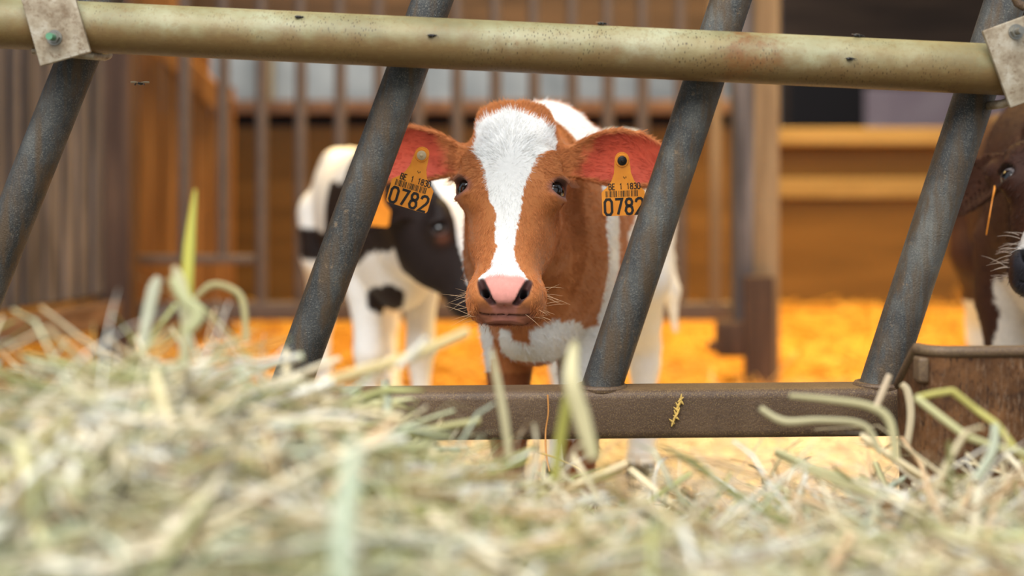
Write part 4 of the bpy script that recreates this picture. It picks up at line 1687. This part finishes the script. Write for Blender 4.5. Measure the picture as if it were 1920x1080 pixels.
# broad blades lying across the near face of the heap
nb = 420
Y = rng.uniform(0.58, 1.15, nb)
X = rng.uniform(-1, 1, nb) * (0.08 + 0.38 * Y)
az = rng.uniform(0, 2 * np.pi, nb)
el = rng.normal(0.02, 0.14, nb)
dirv = np.stack([np.cos(az) * np.cos(el), np.sin(az) * np.cos(el), np.sin(el)], 1)
ln = rng.uniform(0.08, 0.24, nb)
root = np.stack([X, Y, heap(X, Y) + 0.006], 1) - dirv * ln[:, None] * 0.5
V3, F3, c3 = blades('hay', root, dirv, ln, rng.uniform(0.006, 0.011, nb), rng.normal(0, 0.25, nb), HAYC[rng.choice(8, nb, p=[.24, .18, .08, .05, .27, .08, .08, .02])], None, rng=rng, tubeish=0.2)
V3 = settle(V3)
# blades hanging down the near side of the left heap
nh = 330
Y = rng.uniform(0.86, 1.15, nh)
X = rng.uniform(-0.5, 0.02, nh)
ln = rng.uniform(0.05, 0.13, nh)
dirv = np.stack([rng.normal(0, 0.35, nh), np.full(nh, -0.75), -0.45 + rng.normal(0, 0.15, nh)], 1)
root = np.stack([X, Y, heap(X, Y) + 0.010], 1)
V4, F4, c4 = blades('hay', root, dirv, ln, rng.uniform(0.004, 0.008, nh), rng.normal(0, 0.2, nh), HAYC[rng.choice(8, nh, p=[.25, .18, .10, .05, .26, .06, .08, .02])], None, rng=rng, tubeish=0.3)
# loose blades that stand up along the crest
n2 = 500
Y = rng.uniform(0.9, 1.5, n2)
X = np.where(rng.random(n2) < 0.6, rng.uniform(-0.6, -0.06, n2), rng.uniform(0.05, 0.62, n2))
Z = heap(X, Y)
az = rng.uniform(0, 2 * np.pi, n2)
el = rng.uniform(0.1, 0.7, n2)
dirv = np.stack([np.cos(az) * np.cos(el), np.sin(az) * np.cos(el), np.sin(el)], 1)
col = HAYC[rng.choice(8, n2, p=HAYP)]
V2, F2, c2 = blades('hay', np.stack([X, Y, Z], 1), dirv, rng.uniform(0.03, 0.09, n2), rng.choice([0.003, 0.005, 0.007], n2), rng.normal(0, 0.4, n2), col, None, rng=rng, droop=0.3)
VV = np.concatenate([V0, V1, V2, V3, V4])
of = np.cumsum([0, len(V0), len(V1), len(V2), len(V3)])
FF = np.concatenate([f + o for f, o in zip((F0, F1, F2, F3, F4), of)])
hp = mesh_np('hay_pile', VV, FF, M['hay'], None, True, np.clip(np.concatenate([c0, c1, c2, c3, c4]), 0, 0.95))
tag(hp, 'pale green and cream hay heaped in front of the feed barrier', 'hay', kind='stuff')

# straw bedding in the pen
nx, ny = 120, 120
gxs, gys = np.linspace(-3.2, 4.0, nx), np.linspace(2.0, YW - 0.02, ny)
XX, YY = np.meshgrid(gxs, gys, indexing='ij')
q = np.stack([XX, YY, 0 * XX], -1).reshape(-1, 3)
ZZ = 0.012 * fbm(q, 4, 5).reshape(XX.shape) + 0.05 * sstep(YW - 0.5, YW, YY) - 0.008
V0 = np.stack([XX, YY, ZZ], -1).reshape(-1, 3)
ii = np.arange(nx * ny).reshape(nx, ny)
F0 = np.stack([ii[:-1, :-1], ii[1:, :-1], ii[1:, 1:], ii[:-1, 1:]], -1).reshape(-1, 4)


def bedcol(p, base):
    # daylight near the feed barrier is painted in: bedding colour turns pale cream
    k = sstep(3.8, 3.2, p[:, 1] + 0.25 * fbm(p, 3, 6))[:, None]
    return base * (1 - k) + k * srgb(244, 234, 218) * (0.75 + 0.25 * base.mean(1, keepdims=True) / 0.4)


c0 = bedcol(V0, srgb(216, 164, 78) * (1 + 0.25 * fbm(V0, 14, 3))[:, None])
n = 16000
Y = rng.uniform(2.0, YW - 0.03, n)
X = rng.uniform(-1, 1, n) * (0.40 * Y + 0.2) + 0.05 * Y
Z = rng.uniform(0.0, 0.022, n) + 0.05 * sstep(YW - 0.5, YW, Y)
az = rng.uniform(0, 2 * np.pi, n)
el = rng.normal(0.04, 0.16, n)
dirv = np.stack([np.cos(az) * np.cos(el), np.sin(az) * np.cos(el), np.sin(el)], 1)
ln = rng.uniform(0.05, 0.20, n)
base = STRC[rng.choice(5, n)]
pos = np.stack([X, Y, Z], 1)
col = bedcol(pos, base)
root = pos - dirv * ln[:, None] * 0.5
root[:, 1] = np.minimum(root[:, 1], YW - 0.02 - np.maximum(dirv[:, 1], 0) * ln * 1.2 - 0.03)
V1, F1, c1 = blades('straw', root, dirv, ln, rng.uniform(0.003, 0.007, n), rng.normal(0, 0.15, n), col, None, seg=3, rng=rng)
sb = mesh_np('straw_bedding', np.concatenate([V0, V1]), np.concatenate([F0, F1 + len(V0)]), M['straw'], None, True, np.clip(np.concatenate([c0, c1]), 0, 0.95))
tag(sb, 'deep golden straw bedding covering the pen floor', 'straw', kind='stuff')


# single stalks and blades that stand out of the heap
def stalk(name, label, pts, width, rgb, flat=0.25, group=None, kinked=False):
    pts = [Vector(p) for p in pts]
    # Catmull-Rom through the points
    out, ws = [], []
    if not hasattr(width, '__len__'): width = [width] * len(pts)
    for i in range(len(pts) - 1):
        p0, p1, p2, p3 = pts[max(i - 1, 0)], pts[i], pts[i + 1], pts[min(i + 2, len(pts) - 1)]
        for k in range(6):
            t = k / 6
            out.append(p1.lerp(p2, t) if kinked else 0.5 * ((2 * p1) + (p2 - p0) * t + (2 * p0 - 5 * p1 + 4 * p2 - p3) * t * t + (3 * p1 - p0 - 3 * p2 + p3) * t ** 3))
            ws.append(width[i] + (width[i + 1] - width[i]) * t)
    out.append(pts[-1])
    ws.append(width[-1])
    V, F, N = [], [], 8
    for i, p in enumerate(out):
        t = (out[min(i + 1, len(out) - 1)] - out[max(i - 1, 0)]).normalized()
        s_ = t.cross(Vector((0, 1, 0.2))).normalized()
        n_ = s_.cross(t).normalized()
        for k in range(N):
            a = 2 * math.pi * k / N
            V.append(p + s_ * math.cos(a) * ws[i] / 2 + n_ * math.sin(a) * ws[i] / 2 * flat)
    for i in range(len(out) - 1):
        for k in range(N):
            F.append((i * N + k, i * N + (k + 1) % N, (i + 1) * N + (k + 1) % N, (i + 1) * N + k))
    V = np.array([list(v) for v in V])
    base = V[:N].mean(0)
    o = mesh_np(name, V - base, F, M['hay'], None, True, np.broadcast_to(srgb(*rgb), (len(V), 3)))
    o.location = base
    tag(o, label, 'hay stalk', group)
    return o


stalk('grass_blade', 'tallest yellow green blade standing upright out of the hay', [P(352, 640, 1.20), P(350, 560, 1.20), P(355, 460, 1.21), P(366, 355, 1.22)], [0.009, 0.0105, 0.010, 0.002], (190, 184, 84), 0.2)
stalk('grass_blade', 'pale blade leaning beside the dark corner post, left of the tallest green blade', [P(262, 690, 1.17), P(272, 620, 1.17), P(288, 545, 1.17), P(298, 520, 1.17)], [0.010, 0.010, 0.011, 0.005], (206, 206, 182), 0.2)
stalk('grass_blade', 'broad pale blade crossing just right of the tallest green blade', [P(345, 690, 1.16), P(350, 600, 1.16), P(338, 530, 1.16), P(325, 500, 1.16)], [0.010, 0.010, 0.010, 0.004], (214, 208, 170), 0.2)
stalk('grass_blade', 'blade folding over to the right at the foot of the tallest green blade', [P(320, 520, 1.14), P(345, 560, 1.14), P(372, 590, 1.14), P(350, 625, 1.14)], [0.006, 0.011, 0.011, 0.006], (206, 206, 160), 0.25)
stalk('grass_blade', 'thin arching blade in front of the gate rail', [P(365, 560, 1.24), P(395, 535, 1.24), P(430, 540, 1.24), P(455, 565, 1.24), P(462, 640, 1.24)], [0.004, 0.006, 0.006, 0.006, 0.005], (200, 190, 140), 0.3)
stalk('hay_stalk', 'cream stalk slanting up across the black and white calf\'s legs', [P(540, 752, 1.12), P(640, 708, 1.13), P(760, 672, 1.15), P(878, 622, 1.18)], [0.008, 0.009, 0.009, 0.008], (232, 212, 158), 0.5)
stalk('hay_stalk', 'short white stalk lying across the cream stalk', [P(745, 690, 1.13), P(775, 662, 1.13), P(800, 632, 1.13)], [0.005, 0.006, 0.004], (244, 240, 226), 0.5)
stalk('grass_blade', 'broad pale blade standing up before the lower rail, left of the third slanted bar', [P(1112, 860, 1.12), P(1090, 780, 1.12), P(1072, 715, 1.12), P(1076, 655, 1.13), P(1082, 640, 1.13)], [0.010, 0.014, 0.013, 0.008, 0.003], (222, 212, 168), 0.2)
stalk('grass_blade', 'yellow green blade beside the broad pale blade at the lower rail', [P(1040, 900, 1.15), P(1050, 830, 1.15), P(1062, 760, 1.15), P(1070, 700, 1.15)], [0.008, 0.009, 0.008, 0.003], (188, 184, 96), 0.2)
stalk('grass_blade', 'narrow blade leaning across the brown foreleg of the centre calf', [P(955, 860, 1.2), P(945, 780, 1.2), P(930, 700, 1.2), P(922, 655, 1.2)], [0.006, 0.007, 0.006, 0.002], (216, 206, 166), 0.25)
stalk('hay_stalk', 'kinked green straw folded in front of the rusty trough, upper arm', [P(1718, 746, 1.30), P(1752, 738, 1.30), P(1786, 733, 1.30), P(1830, 768, 1.30), P(1868, 795, 1.29), P(1925, 870, 1.28)], 0.0062, (206, 198, 116), 0.6, kinked=True)
stalk('hay_stalk', 'kinked green straw folded in front of the rusty trough, lower arm', [P(1716, 744, 1.30), P(1762, 780, 1.29), P(1812, 818, 1.28), P(1860, 836, 1.28), P(1930, 852, 1.28)], 0.0064, (212, 208, 156), 0.6, kinked=True)
stalk('hay_stalk', 'pale straw standing in front of the rusty trough', [P(1830, 900, 1.25), P(1862, 845, 1.25), P(1866, 795, 1.25)], [0.009, 0.009, 0.007], (214, 220, 196), 0.4)
stalk('hay_stalk', 'straw arching over in front of the lower rail near the last bar', [P(1480, 742, 1.30), P(1560, 750, 1.30), P(1630, 762, 1.30), P(1668, 790, 1.30), P(1680, 860, 1.30)], [0.004, 0.006, 0.007, 0.008, 0.008], (212, 204, 160), 0.4)
stalk('hay_stalk', 'low straw arching from the hay in front of the lower rail', [P(1425, 765, 1.32), P(1470, 790, 1.32), P(1540, 788, 1.32), P(1620, 798, 1.32), P(1650, 850, 1.32)], [0.005, 0.007, 0.006, 0.006, 0.006], (220, 212, 172), 0.4)
stalk('hay_stalk', 'pale straw leaning up to the foot of the last bar', [P(1640, 770, 1.42), P(1655, 735, 1.42), P(1668, 702, 1.42)], [0.007, 0.0075, 0.006], (226, 206, 176), 0.4)
stalk('hay_stalk', 'pale straw bent down at the end of the lower rail', [P(1690, 720, 1.46), P(1702, 735, 1.46), P(1708, 780, 1.46), P(1700, 840, 1.46)], [0.006, 0.008, 0.008, 0.007], (220, 204, 170), 0.4)
stalk('hay_stalk', 'thick mint coloured stalk very close to the lens, out of focus', [P(640, 1120, 0.74), P(643, 1000, 0.75), P(655, 900, 0.76), P(668, 830, 0.77)], [0.010, 0.0115, 0.0105, 0.007], (204, 214, 188), 0.5)
stalk('hay_stalk', 'white straw on the hay below the plank partition', [P(112, 970, 0.92), P(128, 910, 0.92), P(148, 860, 0.93)], [0.008, 0.009, 0.007], (236, 232, 212), 0.5)
stalk('hay_stalk', 'long cream straw running down the middle of the left heap', [P(355, 890, 1.02), P(325, 820, 1.03), P(300, 745, 1.04), P(288, 690, 1.05)], [0.006, 0.009, 0.009, 0.006], (234, 222, 176), 0.5)
stalk('hay_stalk', 'thin rust coloured stem hanging down the face of the lower rail', [P(1030, 884, 1.66), P(1024, 850, 1.67), P(1023, 810, 1.682), P(1028, 775, 1.682), P(1027, 740, 1.684)], 0.0020, (214, 150, 84), 0.9)
stalk('hay_stalk', 'thin curved stem lying on the hay under the rail', [P(1003, 846, 1.62), P(1045, 860, 1.62), P(1085, 880, 1.62), P(1108, 905, 1.62)], 0.0022, (220, 186, 110), 0.9)

# dried seed head stuck on the lower rail
mb = MB()
r = np.random.default_rng(8)
for k in range(14):
    f = k / 13
    c = P(1278 - 16 * f + r.uniform(-3, 3), 746 + 48 * f, 1.687)
    an = r.uniform(-0.6, 0.6) + (0.5 if k % 2 else -0.5)
    dv = Vector((math.sin(an), -0.1, math.cos(an)))
    mb.tube([c - dv * 0.004, c, c + dv * 0.005], [0.0006, 0.0016, 0.0004], 6)
sh = mb.build('seed_head', mat_plain('dry_seed', (214, 178, 96), 0.7), None)
tag(sh, 'dry golden grass seed head stuck on the front of the lower rail', 'seed head')


# flies
def fly(label, p, yaw, size=1.0, flying=False, up=(0, 0, 1)):
    o = empty('fly', p, yaw)
    tag(o, label, 'fly')
    p = Vector(p)
    R = Matrix.Rotation(yaw, 3, 'Z')
    k = 0.0035 * size
    f = lambda x, y, z: p + R @ Vector((x * k, y * k, z * k))
    mb = MB()
    for c, rr, sc in (((0, 0, 0.6), 0.55, (1.2, 1, 0.9)), ((1.0, 0, 0.6), 0.42, (0.8, 1.1, 1)), ((-1.1, 0, 0.55), 0.62, (1.5, 0.9, 0.8))):
        mb.ball(f(*c), rr * k, 10, sc)
    for sy in (-1, 1):
        for xx in (-0.5, 0.1, 0.6):
            mb.tube([f(xx, sy * 0.4, 0.5), f(xx * 1.6, sy * 1.1, 0.7), f(xx * 2.0, sy * 1.5, 0.0)], 0.08 * k, 5)
    mb.build('body', M['fly'], o)
    for sy in (-1, 1):
        mb = MB()
        y2 = 2.9 if flying else 0.9
        x2 = -0.6 if flying else -2.0
        mb.prism([(0, 0), (0.5, 0.25), (1, 0.2), (1, -0.2), (0.5, -0.25)], f(0, sy * 0.3, 1.0), (f(x2, sy * y2, 1.0) - f(0, sy * 0.3, 1.0)), R @ Vector((k * 1.6, 0, k * 1.1 if flying else 0)), Vector((0, 0, 1)), 0.0002)
        mb.build('wing', M['wing'], o, False)
    return o


def rail_pt(px, dy):
    """a point on the front of the upper rail at pixel column px, dy pixels from its axis"""
    c = P(px, 57 + 0.0467 * (px - 300), 1.668)
    dz = max(-0.0296, min(0.0296, -dy * 1.65 / FPX))
    return Vector((c.x, c.y - math.sqrt(max(0.0302 ** 2 - dz * dz, 0)), c.z + dz))


for (px, py, lab, sz) in ((815, 74, 'fly sitting on the pale rail just right of the second slanted bar', 1.0), (568, 38, 'fly on the upper edge of the pale rail, between the clamp and the second bar', 0.9),
                          (1585, 117, 'fly on the pale rail between the third and the last slanted bar', 1.0), (1130, 33, 'fly on top of the pale rail above the gap beside the calf', 1.0), (1608, 64, 'fly on top of the pale rail near the last slanted bar', 1.0)):
    ax_ = 57 + 0.0467 * (px - 300)
    p = rail_pt(px, py - ax_)
    fly(lab, p, 0.5, sz)
fly('small fly in the air before the dark corner post', P(262, 160, 1.80), -1.45, 1.15, True)
print('done', time.time() - T0)
